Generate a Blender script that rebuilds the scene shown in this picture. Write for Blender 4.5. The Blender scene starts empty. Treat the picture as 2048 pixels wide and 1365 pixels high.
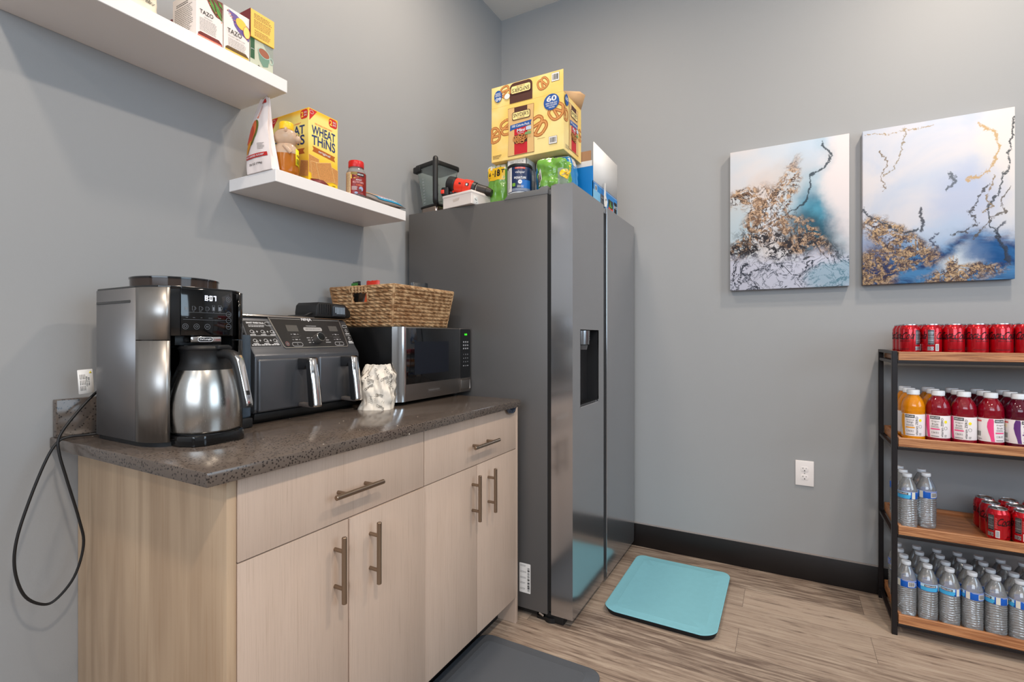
import bpy, bmesh, math, random
from mathutils import Vector, Matrix, noise
PI = math.pi
random.seed(7)
SC = bpy.context.scene
COL = SC.collection

# ------------------------------------------------------------------ helpers
def lin(c):
    if isinstance(c, str):
        c = c.lstrip('#'); c = tuple(int(c[i:i+2], 16) / 255 for i in (0, 2, 4))
    else:
        c = tuple(v / 255 for v in c)
    return tuple((v / 12.92 if v <= .04045 else ((v + .055) / 1.055) ** 2.4) for v in c) + (1,)

_m = {}
def mat(name, col, rough=.5, metal=0, coat=0, trans=0, ior=1.45, emit=0, alpha=1, bump=None, spec=.5, vary=0, sheen=0):
    if name in _m: return _m[name]
    m = bpy.data.materials.new(name); m.use_nodes = True; _m[name] = m
    nt = m.node_tree; p = nt.nodes['Principled BSDF']
    c = lin(col)
    p.inputs['Base Color'].default_value = c
    p.inputs['Roughness'].default_value = rough
    p.inputs['Metallic'].default_value = metal
    p.inputs['Coat Weight'].default_value = coat
    p.inputs['Coat Roughness'].default_value = .08
    p.inputs['Transmission Weight'].default_value = trans
    p.inputs['IOR'].default_value = ior
    p.inputs['Specular IOR Level'].default_value = spec
    p.inputs['Alpha'].default_value = alpha
    if emit:
        p.inputs['Emission Color'].default_value = c; p.inputs['Emission Strength'].default_value = emit
    if bump or vary:
        tc = nt.nodes.new('ShaderNodeTexCoord'); n = nt.nodes.new('ShaderNodeTexNoise')
        sc = bump[0] if bump else 30
        n.inputs['Scale'].default_value = sc; n.inputs['Detail'].default_value = 4
        nt.links.new(tc.outputs['Object'], n.inputs['Vector'])
        if bump:
            b = nt.nodes.new('ShaderNodeBump'); b.inputs['Strength'].default_value = bump[1]; b.inputs['Distance'].default_value = bump[2] if len(bump) > 2 else .002
            nt.links.new(n.outputs['Fac'], b.inputs['Height']); nt.links.new(b.outputs['Normal'], p.inputs['Normal'])
        if vary:
            mx = nt.nodes.new('ShaderNodeMix'); mx.data_type = 'RGBA'
            mx.inputs[6].default_value = tuple(v * (1 - vary) for v in c[:3]) + (1,); mx.inputs[7].default_value = tuple(min(1, v * (1 + vary)) for v in c[:3]) + (1,)
            nt.links.new(n.outputs['Fac'], mx.inputs[0]); nt.links.new(mx.outputs[2], p.inputs['Base Color'])
    return m

class G:
    """small wrapper for writing shader node graphs"""
    def __init__(s, name):
        s.m = bpy.data.materials.new(name); s.m.use_nodes = True; _m[name] = s.m
        s.t = s.m.node_tree; s.p = s.t.nodes['Principled BSDF']
        s.tc = s.t.nodes.new('ShaderNodeTexCoord'); s.obj = s.tc.outputs['Object']
    def put(s, sock, v):
        if isinstance(v, bpy.types.NodeSocket): s.t.links.new(v, sock)
        elif isinstance(v, (tuple, list)) and len(v) == 3 and sock.type == 'RGBA': sock.default_value = tuple(v) + (1,)
        else: sock.default_value = v
    def M(s, op, a, b=0.0, c=None, clamp=False):
        n = s.t.nodes.new('ShaderNodeMath'); n.operation = op; n.use_clamp = clamp
        s.put(n.inputs[0], a); s.put(n.inputs[1], b)
        if c is not None: s.put(n.inputs[2], c)
        return n.outputs[0]
    def V(s, op, a, b=(0, 0, 0), out=0, scale=None):
        n = s.t.nodes.new('ShaderNodeVectorMath'); n.operation = op
        s.put(n.inputs[0], a); s.put(n.inputs[1], b)
        if scale is not None: s.put(n.inputs['Scale'], scale)
        return n.outputs['Value'] if op in ('LENGTH', 'DOT_PRODUCT', 'DISTANCE') else n.outputs[0]
    def noise(s, v, scale=5, detail=4, rough=.5, dist=0, out='Fac'):
        n = s.t.nodes.new('ShaderNodeTexNoise'); s.put(n.inputs['Vector'], v)
        n.inputs['Scale'].default_value = scale; n.inputs['Detail'].default_value = detail
        n.inputs['Roughness'].default_value = rough; n.inputs['Distortion'].default_value = dist
        return n.outputs[out]
    def vor(s, v, scale=5, feature='F1', out='Distance', rand=1):
        n = s.t.nodes.new('ShaderNodeTexVoronoi'); n.feature = feature; s.put(n.inputs['Vector'], v)
        n.inputs['Scale'].default_value = scale; n.inputs['Randomness'].default_value = rand
        return n.outputs[out]
    def step(s, x, a, b):
        n = s.t.nodes.new('ShaderNodeMapRange'); n.interpolation_type = 'SMOOTHSTEP'
        s.put(n.inputs['Value'], x); n.inputs['From Min'].default_value = a; n.inputs['From Max'].default_value = b
        return n.outputs[0]
    def mix(s, f, a, b):
        n = s.t.nodes.new('ShaderNodeMix'); n.data_type = 'RGBA'
        s.put(n.inputs[0], f); s.put(n.inputs[6], a); s.put(n.inputs[7], b)
        return n.outputs[2]
    def sep(s, v):
        n = s.t.nodes.new('ShaderNodeSeparateXYZ'); s.put(n.inputs[0], v); return n.outputs
    def comb(s, x, y, z):
        n = s.t.nodes.new('ShaderNodeCombineXYZ'); s.put(n.inputs[0], x); s.put(n.inputs[1], y); s.put(n.inputs[2], z); return n.outputs[0]
    def mapv(s, v, scale=(1, 1, 1), loc=(0, 0, 0)):
        n = s.t.nodes.new('ShaderNodeMapping'); s.put(n.inputs['Vector'], v); n.inputs['Scale'].default_value = scale; n.inputs['Location'].default_value = loc
        return n.outputs[0]
    def bump(s, h, strength=.2, dist=.001):
        b = s.t.nodes.new('ShaderNodeBump'); b.inputs['Strength'].default_value = strength; b.inputs['Distance'].default_value = dist
        s.put(b.inputs['Height'], h); s.t.links.new(b.outputs['Normal'], s.p.inputs['Normal'])
    def set(s, **k):
        names = dict(col='Base Color', rough='Roughness', metal='Metallic', coat='Coat Weight', spec='Specular IOR Level')
        for a, b in k.items(): s.put(s.p.inputs[names[a]], b)
        return s.m

_txt = {}
def text_mesh(sv, bold):
    k = (sv, bold)
    if k not in _txt:
        cu = bpy.data.curves.new('t', 'FONT'); cu.body = sv; cu.offset = bold; cu.resolution_u = 3
        o = bpy.data.objects.new('t', cu); COL.objects.link(o)
        me = bpy.data.meshes.new_from_object(o)
        vs = [(v.co.x, v.co.y) for v in me.vertices]; fs = [tuple(p.vertices) for p in me.polygons]
        bpy.data.objects.remove(o); bpy.data.meshes.remove(me); bpy.data.curves.remove(cu)
        x0 = min(v[0] for v in vs); x1 = max(v[0] for v in vs); y0 = min(v[1] for v in vs); y1 = max(v[1] for v in vs)
        _txt[k] = ([((x - (x0 + x1) / 2), (y - (y0 + y1) / 2)) for x, y in vs], fs, x1 - x0, y1 - y0)
    return _txt[k]

def plane(o, ex, ey):
    o = Vector(o); ex = Vector(ex).normalized(); ey = Vector(ey).normalized(); n = ex.cross(ey)
    return lambda x, y, h=0: o + ex * x + ey * y + n * h
def cyl(c, r, a0=-PI / 2):
    c = Vector(c)
    def f(x, y, h=0):
        a = a0 + x / r
        return c + Vector(((r + h) * math.cos(a), (r + h) * math.sin(a), y))
    return f
EPS = .00035

class MB:
    def __init__(s): s.bm = bmesh.new(); s.mats = []
    def mi(s, m):
        if m not in s.mats: s.mats.append(m)
        return s.mats.index(m)
    def _tag(s, faces, m):
        i = s.mi(m)
        for f in faces: f.material_index = i
    def box(s, x0, x1, y0, y1, z0, z1, m, bev=0, seg=2, M=None, taper=None):
        b = bmesh.new(); r = bmesh.ops.create_cube(b, size=1)
        for v in b.verts:
            t = 1
            if taper and v.co.z > 0: t = taper
            v.co = Vector(((x0 + x1) / 2 + v.co.x * (x1 - x0) * t, (y0 + y1) / 2 + v.co.y * (y1 - y0) * t, (z0 + z1) / 2 + v.co.z * (z1 - z0)))
        if bev: bmesh.ops.bevel(b, geom=b.edges[:], offset=bev, segments=seg, profile=.5, affect='EDGES')
        s.merge(b, m, M)
    def merge(s, b, m, M=None):
        i = s.mi(m); mp = {}
        for v in b.verts: mp[v] = s.bm.verts.new(M @ v.co if M else v.co)
        for f in b.faces:
            try: nf = s.bm.faces.new([mp[v] for v in f.verts]); nf.material_index = i; nf.smooth = True
            except ValueError: pass
        b.free()
    def mesh(s, vs, fs, m):
        V = [s.bm.verts.new(v) for v in vs]; i = s.mi(m)
        for f in fs:
            try: nf = s.bm.faces.new([V[k] for k in f]); nf.material_index = i; nf.smooth = True
            except ValueError: pass
    def lathe(s, prof, m, c=(0, 0, 0), n=32, fn=None, cap=True, M=None):
        """prof: (r,z) pairs bottom to top"""
        vs = []; fs = []
        for j, (r, z) in enumerate(prof):
            for i in range(n):
                a = 2 * PI * i / n; rr = r
                if fn: rr = fn(r, z, a)
                p = Vector((c[0] + rr * math.cos(a), c[1] + rr * math.sin(a), c[2] + z)); vs.append(M @ p if M else p)
        for j in range(len(prof) - 1):
            for i in range(n): k = (i + 1) % n; fs.append((j * n + i, j * n + k, (j + 1) * n + k, (j + 1) * n + i))
        if cap: fs.append(tuple(range(n - 1, -1, -1))); fs.append(tuple((len(prof) - 1) * n + i for i in range(n)))
        s.mesh(vs, fs, m)
    def cylz(s, x, y, z0, z1, r, m, n=24, bev=0):
        s.lathe([(r - bev, z0), (r, z0 + bev), (r, z1 - bev), (r - bev, z1)] if bev else [(r, z0), (r, z1)], m, (x, y, 0), n)
    def rod(s, a, b, r, m, n=16, r2=None, bev=0):
        a = Vector(a); b = Vector(b); d = b - a; L = d.length
        M = Matrix.Translation(a) @ d.to_track_quat('Z', 'Y').to_matrix().to_4x4()
        r2 = r if r2 is None else r2
        pr = [(r - bev, 0), (r, bev), (r2, L - bev), (r2 - bev, L)] if bev else [(r, 0), (r2, L)]
        s.lathe(pr, m, n=n, M=M)
    def prism(s, pts, h0, h1, m, mp=None, bev=0):
        """polygon pts (x,y) extruded h0..h1; mp maps (x,y,h)"""
        mp = mp or (lambda x, y, h: Vector((x, y, h)))
        b = bmesh.new(); n = len(pts)
        A = [b.verts.new(mp(x, y, h0)) for x, y in pts]; B = [b.verts.new(mp(x, y, h1)) for x, y in pts]
        b.faces.new(A[::-1]); b.faces.new(B)
        for i in range(n): b.faces.new([A[i], A[(i + 1) % n], B[(i + 1) % n], B[i]])
        bmesh.ops.recalc_face_normals(b, faces=b.faces[:])
        if bev: bmesh.ops.bevel(b, geom=b.edges[:], offset=bev, segments=2, profile=.5, affect='EDGES')
        s.merge(b, m)
    def tube(s, pts, r, m, n=8, smooth=3):
        P = [Vector(p) for p in pts]
        if smooth:
            Q = []
            for i in range(len(P) - 1):
                p0 = P[max(0, i - 1)]; p1 = P[i]; p2 = P[i + 1]; p3 = P[min(len(P) - 1, i + 2)]
                for k in range(smooth):
                    t = k / smooth; Q.append(.5 * ((2 * p1) + (-p0 + p2) * t + (2 * p0 - 5 * p1 + 4 * p2 - p3) * t * t + (-p0 + 3 * p1 - 3 * p2 + p3) * t ** 3))
            Q.append(P[-1]); P = Q
        vs = []; fs = []; up = Vector((0, 0, 1)); prev = None
        for i, p in enumerate(P):
            d = (P[min(i + 1, len(P) - 1)] - P[max(i - 1, 0)]).normalized()
            if prev is None: a = d.orthogonal().normalized()
            else: a = (prev - d * prev.dot(d)).normalized()
            prev = a; b = d.cross(a); rr = r[i] if isinstance(r, list) else r
            for k in range(n): t = 2 * PI * k / n; vs.append(p + a * rr * math.cos(t) + b * rr * math.sin(t))
        for i in range(len(P) - 1):
            for k in range(n): q = (k + 1) % n; fs.append((i * n + k, i * n + q, (i + 1) * n + q, (i + 1) * n + k))
        fs.append(tuple(range(n - 1, -1, -1))); fs.append(tuple((len(P) - 1) * n + k for k in range(n)))
        s.mesh(vs, fs, m)
    # ---- flat printed shapes, laid on a surface given by mp(x,y,h)
    def poly(s, pts, mp, m, L=1):
        s.mesh([mp(x, y, L * EPS) for x, y in pts], [tuple(range(len(pts)))], m)
    def rect(s, x0, x1, y0, y1, mp, m, L=1, nx=1, ny=1):
        vs = []; fs = []
        for j in range(ny + 1):
            for i in range(nx + 1): vs.append(mp(x0 + (x1 - x0) * i / nx, y0 + (y1 - y0) * j / ny, L * EPS))
        for j in range(ny):
            for i in range(nx): a = j * (nx + 1) + i; fs.append((a, a + 1, a + nx + 2, a + nx + 1))
        s.mesh(vs, fs, m)
    def ell(s, cx, cy, rx, ry, mp, m, L=1, n=28, rot=0):
        c, q = math.cos(rot), math.sin(rot)
        s.poly([(cx + rx * math.cos(2 * PI * i / n) * c - ry * math.sin(2 * PI * i / n) * q, cy + rx * math.cos(2 * PI * i / n) * q + ry * math.sin(2 * PI * i / n) * c) for i in range(n)], mp, m, L)
    def rrect(s, x0, x1, y0, y1, r, mp, m, L=1):
        s.poly(rr(x0, x1, y0, y1, r), mp, m, L)
    def stroke(s, pts, w, mp, m, L=1, closed=False):
        n = len(pts); vs = []; fs = []
        for i in range(n):
            a = pts[(i - 1) % n] if closed or i else pts[0]; b = pts[(i + 1) % n] if closed or i < n - 1 else pts[-1]
            dx, dy = b[0] - a[0], b[1] - a[1]; l = math.hypot(dx, dy) or 1; dx /= l; dy /= l
            x, y = pts[i]; vs.append(mp(x - dy * w / 2, y + dx * w / 2, L * EPS)); vs.append(mp(x + dy * w / 2, y - dx * w / 2, L * EPS))
        for i in range(n if closed else n - 1): j = (i + 1) % n; fs.append((2 * i, 2 * i + 1, 2 * j + 1, 2 * j))
        s.mesh(vs, fs, m)
    def ring(s, cx, cy, rx, ry, w, mp, m, L=1, n=28):
        s.stroke([(cx + rx * math.cos(2 * PI * i / n), cy + ry * math.sin(2 * PI * i / n)) for i in range(n)], w, mp, m, L, True)
    def text(s, t, cx, cy, mp, m, w=None, h=None, L=2, rot=0, bold=.01, shear=0, warp=None):
        vs, fs, tw, th = text_mesh(t, bold)
        if w is None: sx = sy = h / th
        elif h is None: sx = sy = w / tw
        else: sx = w / tw; sy = h / th
        c, q = math.cos(rot), math.sin(rot); out = []
        for x, y in vs:
            x = x * sx + shear * y * sy; y = y * sy
            if warp: x, y = warp(x, y)
            out.append(mp(cx + x * c - y * q, cy + x * q + y * c, L * EPS))
        s.mesh(out, fs, m)
    def greek(s, x0, x1, y0, y1, n, mp, m, L=2, fill=.45, ragged=.25):
        for i in range(n):
            y = y1 - (y1 - y0) * (i + .5) / n; h = (y1 - y0) / n * fill / 2; x = x0
            end = x1 - random.random() * ragged * (x1 - x0)
            while x < end:
                w = random.uniform(.04, .13) * (x1 - x0); s.rect(x, min(x + w, end), y - h, y + h, mp, m, L); x += w + .02 * (x1 - x0)
    def bars(s, x0, x1, y0, y1, mp, m, L=3, n=16, seed=1):
        r = random.Random(seed); x = x0
        while x < x1:
            w = r.choice((1, 1, 2, 3)) * (x1 - x0) / (n * 3); s.rect(x, min(x + w, x1), y0, y1, mp, m, L); x += w + r.choice((1, 1, 2)) * (x1 - x0) / (n * 3)
    def build(s, name, parent=None, sharp=35, world=False, smooth=True):
        me = bpy.data.meshes.new(name)
        if world and parent is not None:
            off = parent.location.copy()
            if parent.parent is not None: off += parent.parent.location
            for v in s.bm.verts: v.co -= off
        s.bm.normal_update(); s.bm.to_mesh(me); s.bm.free()
        for m in s.mats: me.materials.append(m)
        if smooth: me.set_sharp_from_angle(angle=math.radians(sharp))
        o = bpy.data.objects.new(name, me); COL.objects.link(o)
        if parent is not None: o.parent = parent
        return o

def rr(x0, x1, y0, y1, r, n=5):
    P = []
    for cx, cy, a in ((x1 - r, y1 - r, 0), (x0 + r, y1 - r, 90), (x0 + r, y0 + r, 180), (x1 - r, y0 + r, 270)):
        for i in range(n + 1): t = math.radians(a + 90 * i / n); P.append((cx + r * math.cos(t), cy + r * math.sin(t)))
    return P

def tag(o, label=None, cat=None, group=None, kind=None):
    if label: o['label'] = label
    if cat: o['category'] = cat
    if group: o['group'] = group
    if kind: o['kind'] = kind
    return o
def thing(name, label, cat, loc=(0, 0, 0), rz=0, group=None):
    o = bpy.data.objects.new(name, None); COL.objects.link(o); o.location = loc; o.rotation_euler = (0, 0, rz)
    o.empty_display_size = .05
    return tag(o, label, cat, group)
def dup(root, loc, rz, label, group=None):
    r = root.copy(); COL.objects.link(r); r.location = loc; r.rotation_euler = (0, 0, rz); r['label'] = label
    if group: r['group'] = group
    for ch in list(root.children):
        c = ch.copy(); COL.objects.link(c); c.parent = r
        for g in list(ch.children):
            d = g.copy(); COL.objects.link(d); d.parent = c
    return r
def T(x, y, z=0): return Matrix.Translation((x, y, z))

# ------------------------------------------------------------------ materials
def wall_mat(name, col):
    g = G(name); n = g.noise(g.obj, 260, 3, .6); n2 = g.noise(g.obj, 1.3, 2)
    c = lin(col)[:3]
    g.bump(n, .12, .0012)
    return g.set(col=g.mix(n2, tuple(v * .97 for v in c), tuple(v * 1.03 for v in c)), rough=.55, spec=.35)
WALL = wall_mat('grey_wall_paint', (155, 156, 157))
CEIL = wall_mat('white_ceiling_paint', (225, 225, 222))
def floor_mat():
    g = G('vinyl_plank_floor')
    b = g.t.nodes.new('ShaderNodeTexBrick'); b.offset = .37; b.offset_frequency = 2
    g.put(b.inputs['Vector'], g.mapv(g.obj, (1, 1, 1), (.55, .06, 0)))
    b.inputs['Color1'].default_value = (0, 0, 0, 1); b.inputs['Color2'].default_value = (1, 1, 1, 1); b.inputs['Mortar'].default_value = (.5, .5, .5, 1)
    b.inputs['Scale'].default_value = 1; b.inputs['Brick Width'].default_value = 1.22; b.inputs['Row Height'].default_value = .178
    b.inputs['Mortar Size'].default_value = .0008; b.inputs['Mortar Smooth'].default_value = .1
    tone = g.sep(b.outputs['Color'])[0]; seam = b.outputs['Fac']
    off = g.V('ADD', g.obj, g.comb(g.M('MULTIPLY', tone, 7.0), g.M('MULTIPLY', tone, 13.0), 0))
    grain = g.noise(g.mapv(off, (1.6, 22, 1)), 3, 8, .68, .6)
    wav = g.noise(g.mapv(off, (1.0, 7, 1)), 2.2, 3, .5, 2.2)
    rings = g.M('ABSOLUTE', g.M('SINE', g.M('MULTIPLY', wav, 34.0)))
    fine = g.noise(g.mapv(off, (5, 160, 1)), 3, 3, .6)
    base = g.mix(tone, lin((120, 102, 89))[:3], lin((176, 155, 137))[:3])
    c = g.mix(g.step(grain, .42, .70), base, lin((184, 166, 148))[:3])
    c = g.mix(g.M('MULTIPLY', g.step(grain, .48, .30), .8), c, lin((84, 68, 60))[:3])
    c = g.mix(g.M('MULTIPLY', g.M('MULTIPLY', g.step(rings, .25, .0), g.step(wav, .50, .62)), .45), c, lin((96, 78, 68))[:3])
    c = g.mix(g.M('MULTIPLY', g.step(fine, .55, .75), .18), c, lin((90, 74, 64))[:3])
    c = g.mix(g.M('MULTIPLY', seam, .75), c, lin((64, 52, 46))[:3])
    g.bump(grain, .08, .001)
    return g.set(col=c, rough=.42, spec=.4)
FLOOR = floor_mat()
def cab_mat():
    g = G('pale_oak_laminate')
    v = g.mapv(g.obj, (90, 90, 2.2)); n = g.noise(v, 3.2, 5, .7); n2 = g.noise(g.mapv(g.obj, (8, 8, .6)), 2, 3, .5); n3 = g.noise(g.mapv(g.obj, (260, 260, 3)), 3, 2)
    c = g.mix(n2, lin((190, 167, 149))[:3], lin((205, 183, 166))[:3])
    c = g.mix(g.M('MULTIPLY', g.step(n, .5, .72), .35), c, lin((160, 136, 118))[:3])
    c = g.mix(g.M('MULTIPLY', g.step(n3, .5, .8), .25), c, lin((150, 128, 112))[:3])
    g.bump(n, .05, .0005)
    return g.set(col=c, rough=.5, spec=.35)
CAB = cab_mat()
def side_mat():
    g = G('maple_end_panel')
    n = g.noise(g.mapv(g.obj, (60, 60, 1.6)), 2.5, 6, .65); n2 = g.noise(g.mapv(g.obj, (7, 7, .5)), 2, 3, .5, .8)
    kn = g.vor(g.mapv(g.obj, (4.2, 4.2, 1.5), (.3, .2, .37)), 1.0)
    c = g.mix(g.step(n2, .3, .7), lin((164, 138, 112))[:3], lin((190, 164, 136))[:3])
    c = g.mix(g.M('MULTIPLY', g.step(n, .5, .75), .4), c, lin((150, 116, 84))[:3])
    c = g.mix(g.M('MULTIPLY', g.step(kn, .05, .01), .7), c, lin((110, 74, 46))[:3])
    return g.set(col=c, rough=.5, spec=.35)
SIDE = side_mat()
def quartz_mat():
    g = G('speckled_quartz')
    v1 = g.vor(g.obj, 210); vv = g.V('ADD', g.obj, g.V('SCALE', g.noise(g.obj, 260, 2, out='Color'), scale=.004)); v2 = g.vor(vv, 165, out='Color'); d2 = g.vor(vv, 165); n = g.noise(g.obj, 8, 4)
    c = g.mix(n, lin((84, 74, 67))[:3], lin((104, 93, 85))[:3])
    sel = g.sep(v2)
    dark = g.M('MULTIPLY', g.step(d2, .42, .26), g.M('GREATER_THAN', sel[0], .35))
    c = g.mix(g.M('MULTIPLY', dark, .9), c, lin((40, 34, 32))[:3])
    c = g.mix(g.M('MULTIPLY', g.step(v1, .25, .1), .5), c, lin((70, 60, 54))[:3])
    v3 = g.vor(g.obj, 60, out='Color'); d3 = g.vor(g.obj, 60)
    wh = g.M('MULTIPLY', g.step(d3, .16, .08), g.M('GREATER_THAN', g.sep(v3)[1], .96))
    c = g.mix(wh, c, lin((225, 215, 200))[:3])
    return g.set(col=c, rough=.16, spec=.5)
QUARTZ = quartz_mat()
def steel_mat(name, col, rough, axis='z', aniso=0):
    g = G(name)
    sc = {'z': (160, 160, 2), 'x': (2, 160, 160), 'y': (160, 2, 160)}[axis]
    n = g.noise(g.mapv(g.obj, sc), 4, 4, .7); c = lin(col)[:3]
    r = g.t.nodes.new('ShaderNodeMapRange'); g.put(r.inputs['Value'], n); r.inputs['To Min'].default_value = rough * .8; r.inputs['To Max'].default_value = rough * 1.25
    g.bump(n, .02, .0002)
    return g.set(col=g.mix(n, tuple(v * .93 for v in c), tuple(min(1, v * 1.05) for v in c)), rough=r.outputs[0], metal=1.0 if not aniso else aniso)
STEEL = steel_mat('fridge_door_steel', (178, 178, 180), .15, 'y', .88)
BRUSH = steel_mat('brushed_steel', (170, 166, 162), .38, 'z')
CARAFE = steel_mat('carafe_steel', (186, 182, 176), .25, 'z')
SIDESTEEL = mat('coffee_side_grey', (128, 127, 128), .42, .75, bump=(500, .12, .0006))
HANDLE = mat('bronze_nickel', (150, 134, 118), .28, 1)
SIDEGREY = mat('fridge_side_paint', (100, 98, 97), .42, .35, bump=(900, .25, .0006))
CHROME = mat('chrome', (215, 212, 210), .1, 1)
TRIMGREY = mat('grey_plastic_cover', (110, 110, 110), .4)
BLK = mat('black_gloss_plastic', (14, 14, 15), .12, coat=.4)
BLKM = mat('black_matte_plastic', (24, 24, 25), .45)
BLK2 = mat('black_glass', (8, 9, 11), .05, coat=.6)
DARK = mat('dark_cavity', (30, 30, 32), .5)
RUB = mat('black_rubber', (20, 20, 20), .7)
WHITE = mat('white_lacquer', (236, 232, 230), .35)
PAPER = mat('white_paper', (235, 232, 228), .6)
INK = mat('black_ink', (28, 27, 28), .6)
GREYINK = mat('grey_ink', (120, 116, 114), .6)
LETTER = mat('white_print', (225, 225, 228), .5)
DIM = mat('dim_grey_print', (120, 126, 134), .5)

# ------------------------------------------------------------------ camera
cam = bpy.data.cameras.new('camera'); camo = bpy.data.objects.new('camera', cam); COL.objects.link(camo)
cam.sensor_width = 36; cam.lens = 991.6 / 2048 * 36; cam.shift_y = -7.9 / 2048; cam.clip_start = .02
camo.location = (1.5998, -2.7651, 1.163); camo.rotation_euler = (PI / 2, 0, math.atan(546 / 991.6))
SC.camera = camo

# ------------------------------------------------------------------ room
RX, RY, H = 4.6, -6.2, 3.2
def struct(name, x0, x1, y0, y1, z0, z1, m):
    b = MB(); b.box(x0, x1, y0, y1, z0, z1, m); o = b.build(name); o['kind'] = 'structure'; return o
struct('floor', -.1, RX + .1, RY - .1, .1, -.1, 0, FLOOR)
struct('ceiling', -.1, RX + .1, RY - .1, .1, H, H + .1, CEIL)
struct('wall_left', -.1, 0, RY - .1, .1, 0, H, WALL)
struct('wall_back', 0, RX + .1, 0, .1, 0, H, WALL)
struct('wall_rear', 0, RX, RY - .1, RY, 0, H, WALL)
# right wall with a tall window opening
WY0, WY1, WZ0, WZ1 = -3.1, -1.2, 1.1, 2.7
b = MB()
b.box(RX, RX + .1, RY, WY0, 0, H, WALL); b.box(RX, RX + .1, WY1, 0, 0, H, WALL)
b.box(RX, RX + .1, WY0, WY1, 0, WZ0, WALL); b.box(RX, RX + .1, WY0, WY1, WZ1, H, WALL)
b.build('wall_right')['kind'] = 'structure'
b = MB()
for y in (WY0, (WY0 + WY1) / 2 - .02, WY1 - .04): b.box(RX + .02, RX + .07, y, y + .04, WZ0, WZ1, WHITE)
for z in (WZ0, WZ1 - .04): b.box(RX + .02, RX + .07, WY0, WY1, z, z + .04, WHITE)
b.build('window_1')['kind'] = 'structure'
BASE = mat('espresso_baseboard', (20, 14, 13), .45)
CAULK = mat('caulk_line', (150, 142, 138), .5)
b = MB(); b.box(.0, RX, -.012, 0, 0, .125, BASE, .002); b.box(.0, RX, -.011, 0, .1251, .1285, CAULK)
b.build('baseboard_back')['kind'] = 'structure'
b = MB(); b.box(0, .012, RY, -2.4, 0, .125, BASE, .002); b.build('baseboard_left')['kind'] = 'structure'

# ------------------------------------------------------------------ lights
def area(name, loc, rot, sx, sy, power, col, shape='RECTANGLE'):
    l = bpy.data.lights.new(name, 'AREA'); l.shape = shape; l.size = sx
    if shape == 'RECTANGLE': l.size_y = sy
    l.energy = power; l.color = col
    o = bpy.data.objects.new(name, l); COL.objects.link(o); o.location = loc; o.rotation_euler = rot
    return o
WARM = (1, .85, .70)
for x, y, p in ((2.4, -.85, 28), (2.35, -2.85, 36), (.66, -1.15, 17), (1.0, -2.9, 15), (2.4, -4.8, 16), (.9, -4.9, 6)):
    area('ceiling_light', (x, y, H - .02), (0, 0, 0), .16, 0, p, WARM, 'DISK')
area('window_daylight', (RX - .02, (WY0 + WY1) / 2, (WZ0 + WZ1) / 2), (0, PI / 2, 0), WZ1 - WZ0, WY1 - WY0, 46, (.64, .83, 1))
area('rear_fill', (2.3, RY + .05, 2.25), (PI / 2, 0, 0), 3.6, 1.5, 105, (.74, .86, 1))  # added cool fill lamp behind the camera; the rear wall has no window
w = bpy.data.worlds.new('world'); SC.world = w; w.use_nodes = True
w.node_tree.nodes['Background'].inputs[0].default_value = (.62, .72, .85, 1); w.node_tree.nodes['Background'].inputs[1].default_value = .8
SC.view_settings.view_transform = 'Standard'; SC.view_settings.look = 'None'; SC.view_settings.gamma = 1
SC.view_settings.exposure = -0.1
#--PART2--
# ------------------------------------------------------------------ base cabinets
XF = .645      # face of doors and drawers
def bar_pull(name, parent, a, b, M=HANDLE):
    """a,b: ends of the bar lying .032 in front of the face"""
    m = MB(); a = Vector(a); b = Vector(b); d = (b - a)
    m.rod(a, b, .0062, M, 20, bev=.0012)
    for t in (.22, .78):
        p = a + d * t; m.rod(p - Vector((.032, 0, 0)), p, .0048, M, 14)
    return m.build(name, parent, world=False)
def cabinet(label, y0, y1, ymid, left_panel, right_panel, handles, dh, ym_off=0):
    root = thing('base_cabinet', label, 'cabinet', (.32, (y0 + y1) / 2, 0), group='pale wood base cabinets under the worktop')
    L = Vector(root.location)
    b = MB()
    b.box(.02, XF - .022, y0 + .002, y1 - .002, .105, .886, CAB)
    b.box(.02, XF - .085, y0 + .002, y1 - .002, 0, .105, BLKM)
    b.build('carcass', root, world=True)
    if left_panel:
        b = MB(); b.box(0.002, XF - .002, y0 - .02, y0, 0, .886, SIDE, .0008); tag(b.build('end_panel', root, world=True), 'warm tan wooden side with a small knot')
    if right_panel:
        b = MB(); b.box(.02, XF - .002, y1, y1 + .018, 0, .886, CAB, .0008); b.build('end_panel', root, world=True)
    b = MB(); b.box(XF - .02, XF, y0 + .0015, y1 - .0015, .7125, .884, CAB, .0008)
    d = b.build('drawer', root, world=True)
    h = bar_pull('handle', d, Vector((XF + .032, dh[0], .784)) - L, Vector((XF + .032, dh[1], .784)) - L)
    for k, (a, c) in enumerate(((y0 + .0015, ymid - .0015), (ymid + .0015, y1 - .0015))):
        off = .004 if (k == 1 and left_panel) else 0
        b = MB(); b.box(XF - .02 + off, XF + off, a, c, .108, .7095, CAB, .0008)
        d = b.build('door', root, world=True)
        bar_pull('handle', d, Vector((XF + .032 + off, handles[k], .524)) - L, Vector((XF + .032 + off, handles[k], .684)) - L)
    return root
cabinet('pale oak base cabinet with the tan end panel, under the coffee machine', -2.165, -1.582, -1.877, True, False, (-1.92, -1.808), (-1.945, -1.787))
cabinet('pale oak base cabinet next to the refrigerator, right of the two, under the microwave', -1.582, -.997, -1.288, False, True, (-1.318, -1.213), (-1.349, -1.184))
b = MB(); b.box(0.001, .675, -2.241, -1.012, .886, .914, QUARTZ, .003)
CT = tag(b.build('countertop'), 'speckled brown-grey quartz worktop lying across both base cabinets', 'countertop')
b = MB(); b.box(.001, .022, -2.235, -1.012, .9142, 1.007, QUARTZ, .002)
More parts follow.
